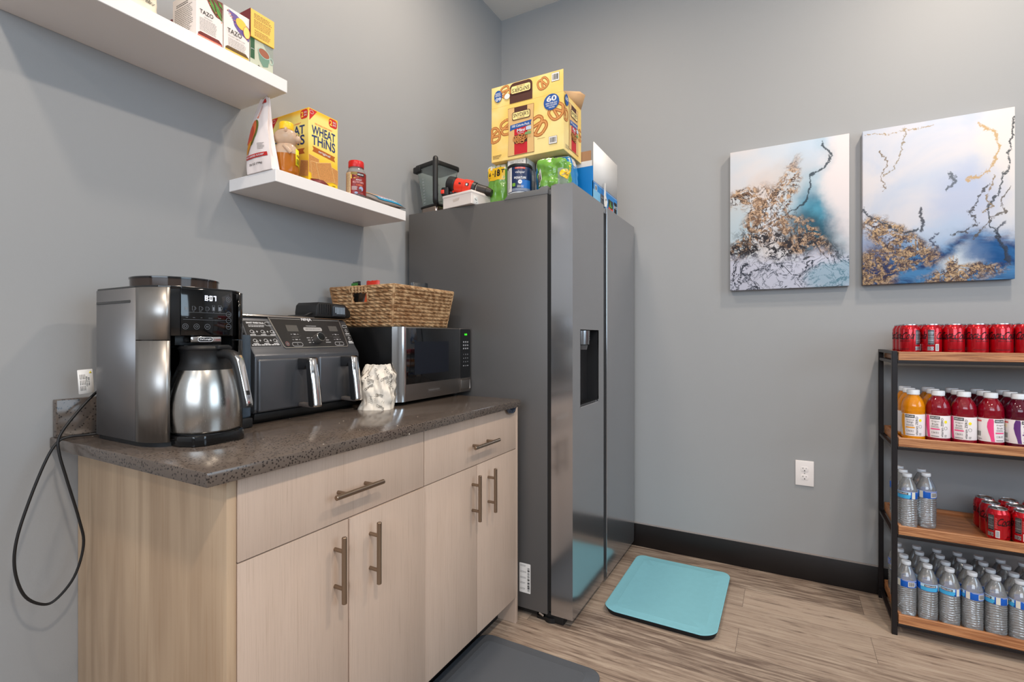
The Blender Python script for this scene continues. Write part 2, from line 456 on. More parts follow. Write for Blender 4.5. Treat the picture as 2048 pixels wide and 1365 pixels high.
tag(b.build('backsplash'), 'low speckled brown stone upstand against the wall behind the coffee machine', 'backsplash')
# crumpled dark film stuck under the counter edge
FILM = mat('crumpled_dark_film', (62, 70, 84), .18, .1, coat=.5)
b = MB()
vs = []; fs = []; n = 14
for j in range(7):
    for i in range(n):
        a = PI * i / (n - 1); r = (.001 + .0052 * j)
        vs.append((.652 + .006 * noise.noise(Vector((i * .7, j * .9, 0))) + .004 + .012 * (j % 2) * .4, -1.055 + math.cos(a) * r * 1.25, .889 - math.sin(a) * r * .95))
for j in range(6):
    for i in range(n - 1): fs.append((j * n + i, j * n + i + 1, (j + 1) * n + i + 1, (j + 1) * n + i))
b.mesh(vs, fs, FILM); o = b.build('plastic_film'); sm = o.modifiers.new('s', 'SOLIDIFY'); sm.thickness = .0015
tag(o, 'small crumpled flap of dark plastic under the worktop edge above the right drawer', 'plastic wrap')

# ------------------------------------------------------------------ wall shelves
for nm, lab, y0, y1, z0, z1 in (('floating_shelf', 'long white floating shelf, the upper one, holding the tea boxes', -2.345, -1.746, 1.926, 1.965),
                                ('floating_shelf', 'short white floating shelf, the lower one, holding the cracker box', -1.787, -1.193, 1.64, 1.679)):
    b = MB(); b.box(.0005, .237, y0, y1, z0, z1, WHITE, .0012, 1); tag(b.build(nm), lab, 'shelf', 'white wall shelves')

# ------------------------------------------------------------------ refrigerator
FR = thing('refrigerator', 'tall stainless steel side-by-side refrigerator with grey sides beside the cabinets', 'refrigerator', (.4, -.48, 0))
b = MB(); b.box(.03, .755, -.934, -.024, .035, 1.747, SIDEGREY, .003); b.box(.1, .74, -.92, -.04, .015, .036, BLKM)
b.build('body', FR, world=True)
b = MB()
b.prism([(.553, 1.745), (.577, 1.768), (.715, 1.768), (.728, 1.777), (.757, 1.777), (.757, 1.745)], -.936, -.845, TRIMGREY, lambda x, y, h: Vector((x, h, y)), .0015)
b.cylz(.785, -.9, 1.74, 1.785, .02, TRIMGREY, 24, .002); b.box(.74, .79, -.92, -.88, 1.742, 1.765, TRIMGREY, .002)
b.build('hinge_cover', FR, world=True)
b = MB(); b.prism([(.553, 1.745), (.577, 1.768), (.715, 1.768), (.728, 1.777), (.757, 1.777), (.757, 1.745)], -.115, -.024, TRIMGREY, lambda x, y, h: Vector((x, h, y)), .0015)
b.build('hinge_cover', FR, world=True)
b = MB(); b.box(.755, .772, -.93, -.03, .05, 1.742, BLKM); b.build('door_seal', FR, world=True)
def plate_with_hole(b, x0, x1, y0, y1, z0, z1, hy0, hy1, hz0, hz1, depth, m, mi):
    ys = [y0, hy0, hy1, y1]; zs = [z0, hz0, hz1, z1]; vs = []; fs = []
    for z in zs:
        for y in ys: vs.append((x1, y, z))
    for j in range(3):
        for i in range(3):
            if i == 1 and j == 1: continue
            a = j * 4 + i; fs.append((a, a + 1, a + 5, a + 4))
    k = len(vs); vs += [(x0, y0, z0), (x0, y1, z0), (x0, y1, z1), (x0, y0, z1)]
    fs += [(k, k + 3, k + 2, k + 1), (0, 4, 8, 12, k + 3, k), (3, k + 1, k + 2, 15, 11, 7), (0, k, k + 1, 3, 2, 1), (12, 13, 14, 15, k + 2, k + 3)]
    b.mesh(vs, fs, m)
    d = depth; V = [(x1, hy0, hz0), (x1, hy1, hz0), (x1, hy1, hz1), (x1, hy0, hz1), (x1 - d, hy0, hz0 + .0), (x1 - d, hy1, hz0 + .0), (x1 - d, hy1, hz1), (x1 - d, hy0, hz1)]
    b.mesh(V, [(0, 1, 5, 4), (1, 2, 6, 5), (2, 3, 7, 6), (3, 0, 4, 7), (4, 5, 6, 7)], mi)
b = MB()
plate_with_hole(b, .772, .865, -.934, -.552, .04, 1.775, -.851, -.624, .875, 1.194, .055, STEEL, DARK)
d1 = b.build('door', FR, world=True); tag(d1, 'freezer door with an ice and water dispenser')
b = MB(); Lr = Vector(FR.location)
for (y0, y1, z0, z1) in ((-.853, -.622, .872, .876), (-.626, -.622, .872, 1.196)): b.box(.862, .8665, y0, y1, z0, z1, CHROME)
b.box(.815, .86, -.849, -.626, .875, .882, mat('drip_grille', (70, 70, 72), .35, .4))
for i in range(9): b.box(.82, .858, -.842 + i * .024, -.838 + i * .024, .882, .884, BLKM)
b.build('drip_tray', d1, world=True)
b = MB(); b.lathe([(.028, 0), (.034, .004), (.036, .05), (.036, .062)], steel_mat('dispenser_steel', (150, 150, 152), .22), (.838, -.77, 1.128), 28)
b.lathe([(.024, -.018), (.028, 0)], mat('nozzle_grey', (80, 80, 82), .3), (.838, -.77, 1.128), 24)
mp = cyl((.838, -.77, 1.16), .0361, 0)
for r_, t_ in ((0, 'CRUSHED'), (-.008, 'CUBED')): b.text(t_, .005, r_, mp, DIM, h=.0035)
b.build('dispenser_nozzle', d1, world=True)
b = MB(); b.box(.772, .865, -.506, -.024, .03, 1.775, STEEL, .0012, 1); b.build('door', FR, world=True)
b = MB(); b.box(.772, .842, -.5515, -.5065, .04, 1.765, mat('handle_channel', (46, 50, 54), .3, .5)); b.build('handle_recess', FR, world=True)
b = MB(); b.box(.772, .855, -.5515, -.5065, .1, .1, TRIMGREY) if 0 else b.box(.772, .858, -.5515, -.5065, 1.745, 1.768, TRIMGREY, .001); b.build('recess_cap', FR, world=True)
b = MB(); mp = plane((.627, -.934, .1), (1, 0, 0), (0, 0, 1))
b.rrect(0, .052, 0, .122, .003, mp, PAPER, 1); b.bars(0, .1, 0, .01, lambda x, y, h: mp(.048 - y, .008 + x, h), INK, 3, 20)
for z in (.108, .082, .058, .036, .012): b.greek(.004, .032, z, z + .008, 2, mp, GREYINK, 2, .4)
b.build('rating_label', FR, world=True)
b = MB()
for y in (-.9, -.06):
    b = MB()
    b.box(.70, .82, y - .02, y + .02, .0, .04, BLKM, .004); b.cylz(.76, y, 0, .02, .03, BLKM)
    b.rod((.715, y - .024, .03), (.735, y - .024, .022), .006, CHROME, 8)
    b.build('foot', FR, world=True)
b = MB(); b.box(.15, .2, -.9, -.06, 0, .03, BLKM); b.build('roller_bar', FR, world=True)

# ------------------------------------------------------------------ paintings
def seg(g, x, z, pts):
    best = None
    for (ax, az), (bx, bz) in zip(pts[:-1], pts[1:]):
        dx, dz = bx - ax, bz - az; L2 = dx * dx + dz * dz
        px = g.M('SUBTRACT', x, ax); pz = g.M('SUBTRACT', z, az)
        t = g.M('MULTIPLY_ADD', px, dx / L2, g.M('MULTIPLY', pz, dz / L2)); t = g.M('MINIMUM', g.M('MAXIMUM', t, 0.0), 1.0)
        ex = g.M('SUBTRACT', px, g.M('MULTIPLY', t, dx)); ez = g.M('SUBTRACT', pz, g.M('MULTIPLY', t, dz))
        d = g.M('SQRT', g.M('ADD', g.M('MULTIPLY', ex, ex), g.M('MULTIPLY', ez, ez)))
        best = d if best is None else g.M('MINIMUM', best, d)
    return best
def blob(g, x, z, cx, cz, rx, rz, rot, soft=.5):
    c, q = math.cos(rot), math.sin(rot)
    dx = g.M('SUBTRACT', x, cx); dz = g.M('SUBTRACT', z, cz)
    a = g.M('DIVIDE', g.M('ADD', g.M('MULTIPLY', dx, c), g.M('MULTIPLY', dz, q)), rx)
    b_ = g.M('DIVIDE', g.M('SUBTRACT', g.M('MULTIPLY', dz, c), g.M('MULTIPLY', dx, q)), rz)
    d = g.M('SQRT', g.M('ADD', g.M('MULTIPLY', a, a), g.M('MULTIPLY', b_, b_)))
    return g.step(d, 1 + soft * .5, 1 - soft * .5)
def art_base(name, w, h, warp1=.10, warp2=.03):
    g = G(name)
    p = g.mapv(g.obj, (1 / w, 1, 1 / h))
    pw = g.mapv(g.obj, (2, 2, 2))
    n1 = g.V('SUBTRACT', g.noise(pw, 2.2, 3, .5, out='Color'), (.5, .5, .5)); n2 = g.V('SUBTRACT', g.noise(pw, 12, 5, .65, out='Color'), (.5, .5, .5))
    q = g.V('ADD', p, g.V('ADD', g.V('SCALE', n1, scale=warp1 * 2), g.V('SCALE', n2, scale=warp2 * 3)))
    s = g.sep(q)
    n3 = g.V('SUBTRACT', g.noise(pw, 16, 6, .72, out='Color'), (.5, .5, .5)); n4 = g.V('SUBTRACT', g.noise(pw, 4, 3, .5, out='Color'), (.5, .5, .5))
    s0 = g.sep(g.V('ADD', p, g.V('ADD', g.V('SCALE', n3, scale=.075), g.V('SCALE', n4, scale=.10))))
    return g, s[0], s[2], s0[0], s0[2], pw
def C_(a, b_, c): return tuple(v * .80 for v in lin((a, b_, c))[:3])
def veins(g, v, sc, w, dist=1.5, detail=5):
    n = g.noise(v, sc, detail, .62, dist)
    return g.step(g.M('ABSOLUTE', g.M('SUBTRACT', n, .5)), w, w * .25)
def art_one():
    g, x, z, x0, z0, v = art_base('teal_gold_fluid_art', .5, .7)
    soft = g.noise(v, 1.8, 3, .5, .4)
    c = g.mix(g.step(soft, .35, .65), C_(238, 226, 222), C_(214, 222, 232))
    c = g.mix(g.M('MULTIPLY', blob(g, x, z, .72, .88, .20, .16, 0, 1), .8), c, C_(196, 214, 232))
    c = g.mix(g.M('MULTIPLY', blob(g, x, z, .42, .74, .34, .10, .3, 1.2), .35), c, C_(228, 196, 172))
    # teal sweep
    tm = blob(g, x, z, .80, .37, .32, .16, -.98, .8)
    c = g.mix(g.M('MULTIPLY', blob(g, x, z, .76, .45, .38, .22, -.95, 1.1), .6), c, C_(150, 198, 220))
    c = g.mix(g.M('MULTIPLY', tm, .95), c, g.mix(g.step(g.noise(v, 5, 4), .35, .65), C_(30, 104, 134), C_(66, 150, 178)))
    c = g.mix(g.M('MULTIPLY', blob(g, x, z, .74, .30, .30, .12, -.6, .8), .8), c, C_(22, 66, 86))
    c = g.mix(g.M('MULTIPLY', blob(g, x, z, 1.02, .72, .22, .46, .0, .7), .95), c, C_(236, 226, 226))
    c = g.mix(g.M('MULTIPLY', blob(g, x, z, .02, .45, .22, .20, .3, 1), .6), c, C_(176, 208, 222))
    # jagged dark line from upper right curving to the centre
    d = seg(g, x0, z0, [(.78, .97), (.84, .90), (.83, .82), (.76, .78), (.68, .75), (.70, .67), (.66, .58), (.58, .53), (.49, .50)])
    jag = g.M('ADD', d, g.M('MULTIPLY', g.M('SUBTRACT', g.noise(v, 60, 3, .7), .5), .02))
    ln = g.step(jag, .011, .004)
    c = g.mix(g.M('MULTIPLY', g.step(d, .08, .0), .22), c, C_(90, 160, 186))
    c = g.mix(g.M('MULTIPLY', ln, .9), c, C_(34, 52, 66))
    # gold plume
    gold = g.mix(g.step(g.noise(v, 30, 4, .7, 1), .4, .62), C_(126, 96, 76), C_(218, 184, 152))
    gm = g.M('MAXIMUM', blob(g, x, z, .30, .50, .24, .17, .9, .5), blob(g, x, z, .48, .66, .24, .07, 1.0, .5))
    gm = g.M('MAXIMUM', gm, blob(g, x, z, .13, .66, .14, .07, .1, .5))
    gm = g.M('MAXIMUM', gm, blob(g, x, z, .60, .34, .34, .10, -.55, .5))
    gm = g.M('MAXIMUM', gm, blob(g, x, z, .12, .30, .16, .07, .5, .5))
    hole = g.step(g.noise(v, 8, 5, .65, 1.8), .44, .52)
    c = g.mix(g.M('MULTIPLY', gm, hole), c, gold)
    c = g.mix(g.M('MULTIPLY', gm, veins(g, v, 9, .03)), c, C_(70, 52, 46))
    # dark broken rim between gold and marble
    rim = g.M('MAXIMUM', blob(g, x, z, .52, .28, .46, .10, -.2, .6), blob(g, x, z, .12, .26, .20, .09, .3, .6))
    c = g.mix(g.M('MULTIPLY', rim, g.step(g.noise(v, 22, 6, .75, 1), .49, .53)), c, C_(44, 40, 46))
    # marbled foot
    bot = g.step(z, .27, .18)
    c2 = g.mix(g.noise(v, 3, 3), C_(222, 220, 234), C_(204, 208, 226))
    c2 = g.mix(veins(g, v, 4.2, .020, .9, 8), c2, C_(34, 40, 54)); c2 = g.mix(g.M('MULTIPLY', veins(g, g.V('ADD', v, (9, 1, 4)), 5.5, .018, 1.2, 8), .8), c2, C_(52, 62, 80)); c2 = g.mix(g.M('MULTIPLY', g.M('MULTIPLY', veins(g, v, 7, .016, .8, 6), g.step(g.noise(g.V('ADD', v, (3, 3, 3)), 3, 3), .46, .58)), .9), c2, C_(50, 66, 84))
    c2 = g.mix(g.M('MULTIPLY', blob(g, x, z, .92, .08, .22, .10, .2, .7), .6), c2, C_(120, 170, 190))
    c = g.mix(bot, c, c2)
    return g.set(col=c, rough=.6, spec=.3)
def art_two():
    g, x, z, x0, z0, v = art_base('blue_gold_fluid_art', .504, .694)
    soft = g.noise(v, 1.6, 4, .55, .6)
    c = g.mix(g.step(soft, .35, .65), C_(228, 224, 228), C_(202, 212, 230))
    c = g.mix(g.M('MULTIPLY', blob(g, x, z, .98, .80, .2, .5, 0, .6), .8), c, C_(238, 230, 224))
    c = g.mix(g.M('MULTIPLY', blob(g, x, z, .70, .50, .22, .2, .4, 1), .6), c, C_(176, 192, 226))
    # lower deep blue field
    low = g.step(g.M('ADD', z, g.M('MULTIPLY', x, .06)), .38, .27)
    blue = g.mix(g.step(g.noise(g.mapv(v, (1, 1, 2.2)), 3.4, 5, .6, 1.2), .38, .62), C_(22, 50, 104), C_(78, 138, 190))
    blue = g.mix(g.M('MULTIPLY', blob(g, x, z, .70, .12, .15, .09, .3, .9), .9), blue, C_(226, 236, 244))
    blue = g.mix(g.M('MULTIPLY', blob(g, x, z, .88, .17, .17, .08, -.1, .8), .8), blue, C_(14, 88, 150))
    blue = g.mix(g.M('MULTIPLY', blob(g, x, z, .08, .28, .2, .12, .3, .9), .8), blue, C_(176, 188, 216))
    blue = g.mix(g.M('MULTIPLY', blob(g, x, z, .10, .13, .12, .12, .3, .9), .7), blue, C_(52, 48, 92))
    c = g.mix(low, c, blue)
    c = g.mix(g.M('MULTIPLY', blob(g, x, z, .50, .30, .2, .08, .2, .9), .7), c, C_(186, 206, 232))
    # gold bands
    gold = g.mix(g.step(g.noise(v, 34, 4, .7, 1), .4, .6), C_(104, 82, 72), C_(212, 178, 136))
    gm = g.M('MAXIMUM', blob(g, x, z, .26, .27, .32, .10, -.45, .5), blob(g, x, z, .10, .10, .20, .14, .2, .6))
    gm = g.M('MAXIMUM', gm, blob(g, x, z, .68, .03, .26, .055, .1, .6)); gm = g.M('MAXIMUM', gm, blob(g, x, z, .33, .13, .12, .06, .3, .6))
    gm = g.M('MAXIMUM', gm, blob(g, x, z, .64, .09, .05, .09, .2, .5))
    c = g.mix(g.M('MULTIPLY', gm, g.step(g.noise(v, 13, 6, .75, 1.0), .43, .50)), c, gold)
    c = g.mix(g.M('MULTIPLY', g.M('MULTIPLY', gm, veins(g, v, 12, .03)), .9), c, C_(44, 40, 66))
    # ragged threads
    def thread(pts, w, amp, col, seedv):
        d = seg(g, x0, z0, pts); nz = g.M('SUBTRACT', g.noise(g.V('ADD', v, seedv), 50, 4, .75), .5)
        return g.M('MULTIPLY', g.step(g.M('ADD', d, g.M('MULTIPLY', nz, amp * .35)), w * .75, w * .2), .88), C_(*col)
    for pts, w_, amp, col, sv in (
        ([(.99, .93), (.965, .80), (.975, .68), (.93, .58), (.90, .50), (.84, .42), (.86, .34), (.90, .24), (.95, .12)], .012, .09, (44, 52, 58), (1, 2, 0)),
        ([(.78, .95), (.86, .86), (.90, .76), (.86, .66), (.77, .62), (.70, .60)], .016, .13, (206, 168, 110), (3, 2, 0)),
        ([(.84, .56), (.78, .50), (.72, .42), (.78, .34), (.70, .30), (.60, .28)], .012, .14, (70, 66, 66), (5, 1, 0)),
        ([(.0, .50), (.08, .44), (.16, .38), (.24, .34), (.30, .31), (.38, .33)], .012, .10, (52, 60, 72), (2, 7, 0)),
        ([(.42, .47), (.40, .42), (.43, .36), (.40, .32)], .022, .10, (44, 48, 62), (9, 1, 0)),
        ([(.12, .86), (.16, .78), (.13, .70), (.15, .60)], .007, .07, (130, 110, 84), (4, 4, 0)),
        ([(.32, .97), (.28, .86), (.22, .76), (.15, .70)], .007, .09, (150, 132, 100), (6, 4, 0)),
        ([(.98, .52), (.92, .46), (.95, .40), (.86, .36), (.80, .30), (.74, .24)], .010, .10, (96, 84, 70), (8, 2, 5)),
        ([(.88, .62), (.84, .50), (.88, .44), (.80, .40)], .009, .10, (150, 126, 90), (2, 8, 5)),
        ([(.94, .34), (.88, .28), (.93, .20), (.97, .10)], .016, .10, (56, 62, 78), (2, 4, 7)),
        ([(.52, .30), (.46, .24), (.52, .20), (.44, .15)], .012, .12, (60, 64, 88), (7, 4, 7)),
        ([(.60, .66), (.63, .60), (.58, .56)], .018, .12, (92, 100, 110), (6, 9, 0)),
        ([(.02, .97), (.2, .955), (.36, .965), (.5, .96)], .006, .09, (176, 150, 110), (7, 9, 0))):
        f, cc = thread(pts, w_, amp, col, sv); c = g.mix(f, c, cc)
    return g.set(col=c, rough=.6, spec=.3)
CANV = mat('canvas_edge', (214, 212, 216), .8, bump=(800, .3))
for lab, x0, x1, z0, z1, mf in (('teal, white and gold abstract canvas, left of the two on the back wall', 1.357, 1.857, 1.398, 2.094, art_one),
                               ('blue, white and gold abstract canvas, right of the two on the back wall', 1.907, 2.411, 1.398, 2.092, art_two)):
    m_ = mf(); b = MB(); b.box(0, x1 - x0, -.037, 0, 0, z1 - z0, m_, .0015, 2)
    root = b.build('canvas_painting'); root.location = (x0, -.003, z0)
    tag(root, lab, 'painting', 'abstract canvases')

# ------------------------------------------------------------------ wall outlet
OW = mat('outlet_white', (238, 232, 230), .3); SL = mat('outlet_slot', (50, 44, 42), .5)
OUT = thing('wall_outlet', 'white duplex power outlet low on the back wall', 'outlet', (1.682, -.0005, .509))
b = MB(); b.box(-.0385, .0385, -.006, 0, -.06, .06, OW, .0022, 3); b.build('cover_plate', OUT)
for z in (.0195, -.0195):
    b = MB(); P = []
    for i in range(32):
        t = 2 * PI * i / 32; P.append((.0172 * math.cos(t), z + max(-.0125, min(.0125, .0172 * math.sin(t)))))
    mp = lambda x, y, h: Vector((x, -.006 - h, y))
    b.prism(P, 0, .0016, OW, mp, .0004)
    mp2 = lambda x, y, h=0: Vector((x, -.0076 - h, y))
    b.rect(-.0072, -.0056, z + .001, z + .0085, mp2, SL); b.rect(.0056, .0072, z + .0018, z + .0078, mp2, SL); b.rect(-.0098, -.0072, z + .0042, z + .0056, mp2, SL); b.ell(0, z - .0065, .0026, .0026, mp2, SL)
    b.build('receptacle', OUT)
b = MB(); b.ell(0, 0, .0028, .0028, lambda x, y, h=0: Vector((x, -.0062 - h, y)), mat('screw_grey', (180, 176, 172), .3, .6)); b.build('screw', OUT)

# ------------------------------------------------------------------ floor mats
TEAL = mat('aqua_mat_foam', (128, 188, 200), .6, vary=.05, bump=(40, .1, .001)); MATBLK = mat('mat_underside', (18, 20, 22), .8)
def floor_mat_obj(name, lab, x0, x1, y0, y1, r, m, lift, th):
    cx, cy = (x0 + x1) / 2, (y0 + y1) / 2; t = thing(name, lab, 'mat', (cx, cy, 0)); hx, hy = (x1 - x0) / 2, (y1 - y0) / 2
    def ring(inset, n=9):
        return rr(-hx + inset, hx - inset, -hy + inset, hy - inset, max(r - inset * .6, .004), n)
    def zz(x, y):   # corners curl up a little
        c = max(0, abs(x) / hx + abs(y) / hy - 1.15); return lift * c * c * 1.6
    rings = [(.002, .010), (.0, .0125), (.004, .0145), (.040, th), (.044, th + .0012), (.12, th)]
    b = MB(); vs = []; fs = []
    for ins, z in rings:
        for x, y in ring(ins): vs.append((x, y, z + zz(x, y)))
    n = len(ring(0))
    for j in range(len(rings) - 1):
        for i in range(n): k = (i + 1) % n; fs.append((j * n + i, j * n + k, (j + 1) * n + k, (j + 1) * n + i))
    vs.append((0, 0, th)); q = (len(rings) - 1) * n
    fs += [(q + i, q + (i + 1) % n, len(vs) - 1) for i in range(n)]; b.mesh(vs, fs, m); b.build('top_layer', t, sharp=12)
    b = MB(); vs = [(x, y, .0) for x, y in ring(.010)] + [(x, y, .0112 + zz(x, y)) for x, y in ring(-.0005)]
    b.mesh(vs, [tuple(range(n - 1, -1, -1))] + [(i, (i + 1) % n, n + (i + 1) % n, n + i) for i in range(n)], MATBLK); b.build('backing', t)
    return t
t = floor_mat_obj('anti_fatigue_mat', 'aqua blue rectangular foam mat on the floor before the refrigerator', .925, 1.372, -.757, -.165, .055, TEAL, .016, .0185)
GREYMAT = mat('dark_grey_mat', (84, 88, 94), .55, bump=(300, .25, .001))
t = floor_mat_obj('anti_fatigue_mat', 'dark grey foam mat on the floor in front of the cabinets', .57, 1.055, -2.16, -1.125, .05, GREYMAT, 0, .0175)
# ------------------------------------------------------------------ coffee machine
ZC = .9142
CM = thing('coffee_machine', 'brushed steel and black bean-to-cup coffee machine with a clock display on the worktop', 'coffee machine', (.25, -2.075, ZC))
def LP(*pts): return [(x - .25, y + 2.075) for x, y in pts]
def arc(cx, cy, r, a0, a1, n): return [(cx + r * math.cos(math.radians(a0 + (a1 - a0) * i / n)), cy + r * math.sin(math.radians(a0 + (a1 - a0) * i / n))) for i in range(n + 1)]
# outline of the left half (y<-2.075): back, flat side, curving front quarter
def outline(inset=0, front=.385):
    L = [(.10 + inset, -2.0755)] + arc(.125, -2.165, .025 - inset, 180, 270, 4)
    side = [(.30, -2.19 + inset), (.335, -2.184 + inset), (.362, -2.170 + inset), (.377 - inset * .3, -2.152 + inset)]
    half = [(.10 + inset, -2.165)] + arc(.125, -2.165, .025 - inset, 190, 270, 4) + side
    full = half + [(front, -2.134), (front, -2.016)] + [(x, -4.15 - y) for x, y in reversed(half)]
    return full
zt = .3665
b = MB()
b.prism(LP(*outline(.0, .386)), zt - .006, zt, BLK, bev=.0015)                          # top rim
b.prism(LP(*outline(.004, .383)), 0.0, .011, BLKM)                                      # plinth
b.prism(LP((.13, -2.186), (.285, -2.186), (.285, -1.964), (.13, -1.964)), .01, zt - .005, BLKM)
hd = LP((.28, -2.182), (.34, -2.178), (.372, -2.155), (.384, -2.134), (.384, -2.016), (.372, -1.995), (.34, -1.972), (.28, -1.968))
b.prism(hd, .252, zt - .005, BLK, bev=.001)
b.prism(LP((.285, -2.184), (.334, -2.179), (.356, -2.166), (.366, -2.152), (.366, -2.147), (.33, -2.160), (.285, -2.163)), .01, .256, BLK)
b.prism(LP((.285, -1.966), (.334, -1.971), (.356, -1.984), (.366, -1.998), (.366, -2.003), (.33, -1.990), (.285, -1.987)), .01, .256, BLK)
b.build('housing', CM)
def skin(b, pts, z0, z1, m, th=.0018):
    vs = []; fs = []; n = len(pts)
    for x, y in pts: vs += [(x, y, z0), (x, y, z1)]
    for i in range(n - 1): fs.append((2 * i, 2 * i + 2, 2 * i + 3, 2 * i + 1))
    b.mesh(vs, fs, m)
for sgn in (-1, 1):
    q = lambda pts: LP(*[(x, y if sgn < 0 else -4.15 - y) for x, y in pts])
    b = MB(); skin(b, q([(.1005, -2.17)] + arc(.125, -2.165, .0255, 190, 270, 6) + [(.307, -2.1905)]), .011, zt - .005, SIDESTEEL)
    o = b.build('side_panel', CM, 50); s_ = o.modifiers.new('s', 'SOLIDIFY'); s_.thickness = .002; s_.offset = 0
    crv = [(.3085, -2.1903)] + [(.3085 + .072 * math.sin(t * PI / 2 * .92), -2.1903 + .040 * (1 - math.cos(t * PI / 2 * .92))) for t in [i / 8 for i in range(1, 9)]]
    b = MB(); skin(b, q(crv), .2425, zt - .005, BRUSH); skin(b, q(crv), .011, .2405, BRUSH)
    
    if sgn > 0: b.mats[0] = BLK
    o = b.build('front_panel', CM, 50); s_ = o.modifiers.new('s', 'SOLIDIFY'); s_.thickness = .002; s_.offset = 0
b = MB(); b.prism([(.122 - .25, .3285), (.285 - .25, .3285), (.287 - .25, .331), (.285 - .25, .334), (.122 - .25, .3335)], -.1172, -.1152, BLK2, lambda x, y, h: Vector((x, h, y))); b.build('water_slot', CM)
# display
dx = .1365
b = MB(); b.box(.11, dx, -.0605, .0605, .2525, .3625, BLK2, .0015, 2)
mp = plane((dx, 0, 0), (0, 1, 0), (0, 0, 1)); LED = mat('white_led', (235, 240, 255), .5, emit=3.0)
def seg7(ch, cx, cz, w, h):
    S = {'8': 'abcdefg', '0': 'abcdef', '7': 'abc'}[ch]; t = w * .26
    P = {'a': (cx - w / 2, cx + w / 2, cz + h / 2 - t, cz + h / 2), 'd': (cx - w / 2, cx + w / 2, cz - h / 2, cz - h / 2 + t), 'g': (cx - w / 2, cx + w / 2, cz - t / 2, cz + t / 2),
         'b': (cx + w / 2 - t, cx + w / 2, cz, cz + h / 2), 'c': (cx + w / 2 - t, cx + w / 2, cz - h / 2, cz), 'f': (cx - w / 2, cx - w / 2 + t, cz, cz + h / 2), 'e': (cx - w / 2, cx - w / 2 + t, cz - h / 2, cz)}
    for k in S: b.rect(*P[k], mp, LED)
for ch, cx in (('8', -.0035), ('0', .0075), ('7', .0165)): seg7(ch, cx, .342, .0062, .0118)
b.rect(.0015, .0028, .3445, .346, mp, LED); b.rect(.0015, .0028, .338, .3395, mp, LED)
for cx, cz, r in ((.0505, .342, .0062), (.0505, .305, .0062), (.0505, .290, .0062), (.0505, .2745, .0062), (-.051, .2735, .0062), (-.026, .2735, .0062), (-.001, .2735, .0062)):
    b.ring(cx, cz, r, r, .0006, mp, DIM)
b.ring(.0505, .342, .0026, .0026, .0006, mp, DIM); b.rect(.0503, .0507, .342, .3455, mp, DIM)
b.text('COFFEE', .0505, .305, mp, DIM, w=.008); b.text('OVER ICE', .0505, .290, mp, DIM, w=.008); b.text('BREW', .0505, .2745, mp, DIM, w=.008)
b.ring(-.051, .2735, .003, .003, .0006, mp, DIM); b.ring(-.026, .2735, .003, .002, .0006, mp, DIM); b.rect(-.003, -.002, .2715, .2755, mp, DIM); b.rect(.000, .001, .2715, .2755, mp, DIM)
for i, cx in enumerate((-.049, -.033, -.017, -.002, .0135, .0285)):
    h = (.007, .009, .009, .009, .013, .014)[i]; w = (.0065, .0055, .0055, .0055, .0055, .007)[i]
    b.stroke([(cx - w / 2, .312 + h), (cx - w / 2, .312), (cx + w / 2, .312), (cx + w / 2, .312 + h)], .0006, mp, DIM, closed=True)
    if i in (1, 2, 3, 5): b.ring(cx + w / 2 + .0014, .312 + h * .5, .0014, h * .28, .0005, mp, DIM)
    if i in (0, 4, 5): b.rect(cx - w / 2 + .001, cx + w / 2 - .001, .313, .312 + h * .7, mp, DIM)
    b.text(('Espresso', 'Small', 'Medium', 'Large', 'Tall', 'Carafe')[i], cx, .3092, mp, DIM, h=.0013)
for z in (.3065, .2895): b.rect(-.056, .0442, z, z + .0004, mp, DIM)
for i, (tx, cx) in enumerate((('Gold', -.048), ('Bold', -.032), ('Light', -.015), ('Over Ice', .006), ('Carafe', .028))): b.text(tx, cx, .2945, mp, DIM, h=.0018)
b.build('display', CM)
b = MB(); b.box(.100, .1325, -.036, .036, .2355, .251, CHROME, .003, 3); mp = plane((.1325, 0, 0), (0, 1, 0), (0, 0, 1))
b.rrect(-.021, .015, .2375, .249, .0055, mp, LETTER, 1); b.rrect(-.0195, .0135, .2387, .2478, .0045, mp, INK, 2); b.text("De'Longhi", -.003, .2433, mp, LETTER, h=.0056, w=.027, L=3, bold=.03)
b.build('name_badge', CM)
b = MB(); b.box(.03, .10, -.055, .055, .229, .2535, BLKM, .002); b.box(.03, .118, -.044, .044, .222, .230, BLK, .002); b.build('brew_spout', CM)
b = MB(); b.prism(LP((.27, -2.150), (.40, -2.150), (.436, -2.135), (.447, -2.115), (.447, -2.035), (.436, -2.015), (.40, -2.000), (.27, -2.000)), 0, .024, BLK, bev=.003)
b.cylz(.135, 0, .0238, .0262, .066, BLKM, 32); b.build('drip_tray', CM)
HOP = mat('smoked_plastic', (74, 62, 56), .12, trans=.35, ior=1.1, coat=.5)
b = MB(); b.lathe([(.0925, 0), (.093, .022)], HOP, (.004, -.004, zt), 96, cap=False); b.lathe([(.089, .0), (.089, .004)], BLKM, (.004, -.004, zt), 40)
b.lathe([(.095, .0), (.095, .003), (.091, .0045)], BLK, (.004, -.004, zt + .022), 40); b.build('bean_hopper', CM)
TANK = mat('tank_plastic', (150, 170, 190), .06, trans=.85, ior=1.25)
b = MB(); b.box(-.11, .062, .1165, .161, .028, .255, TANK, .006, 3); b.build('water_tank', CM)
b = MB(); b.box(-.115, .066, .113, .163, .0, .027, BLKM, .004); b.build('tank_base', CM)
b = MB(); b.box(-.115, .030, .113, .163, .256, .262, BLKM, .002); b.build('tank_lid', CM)
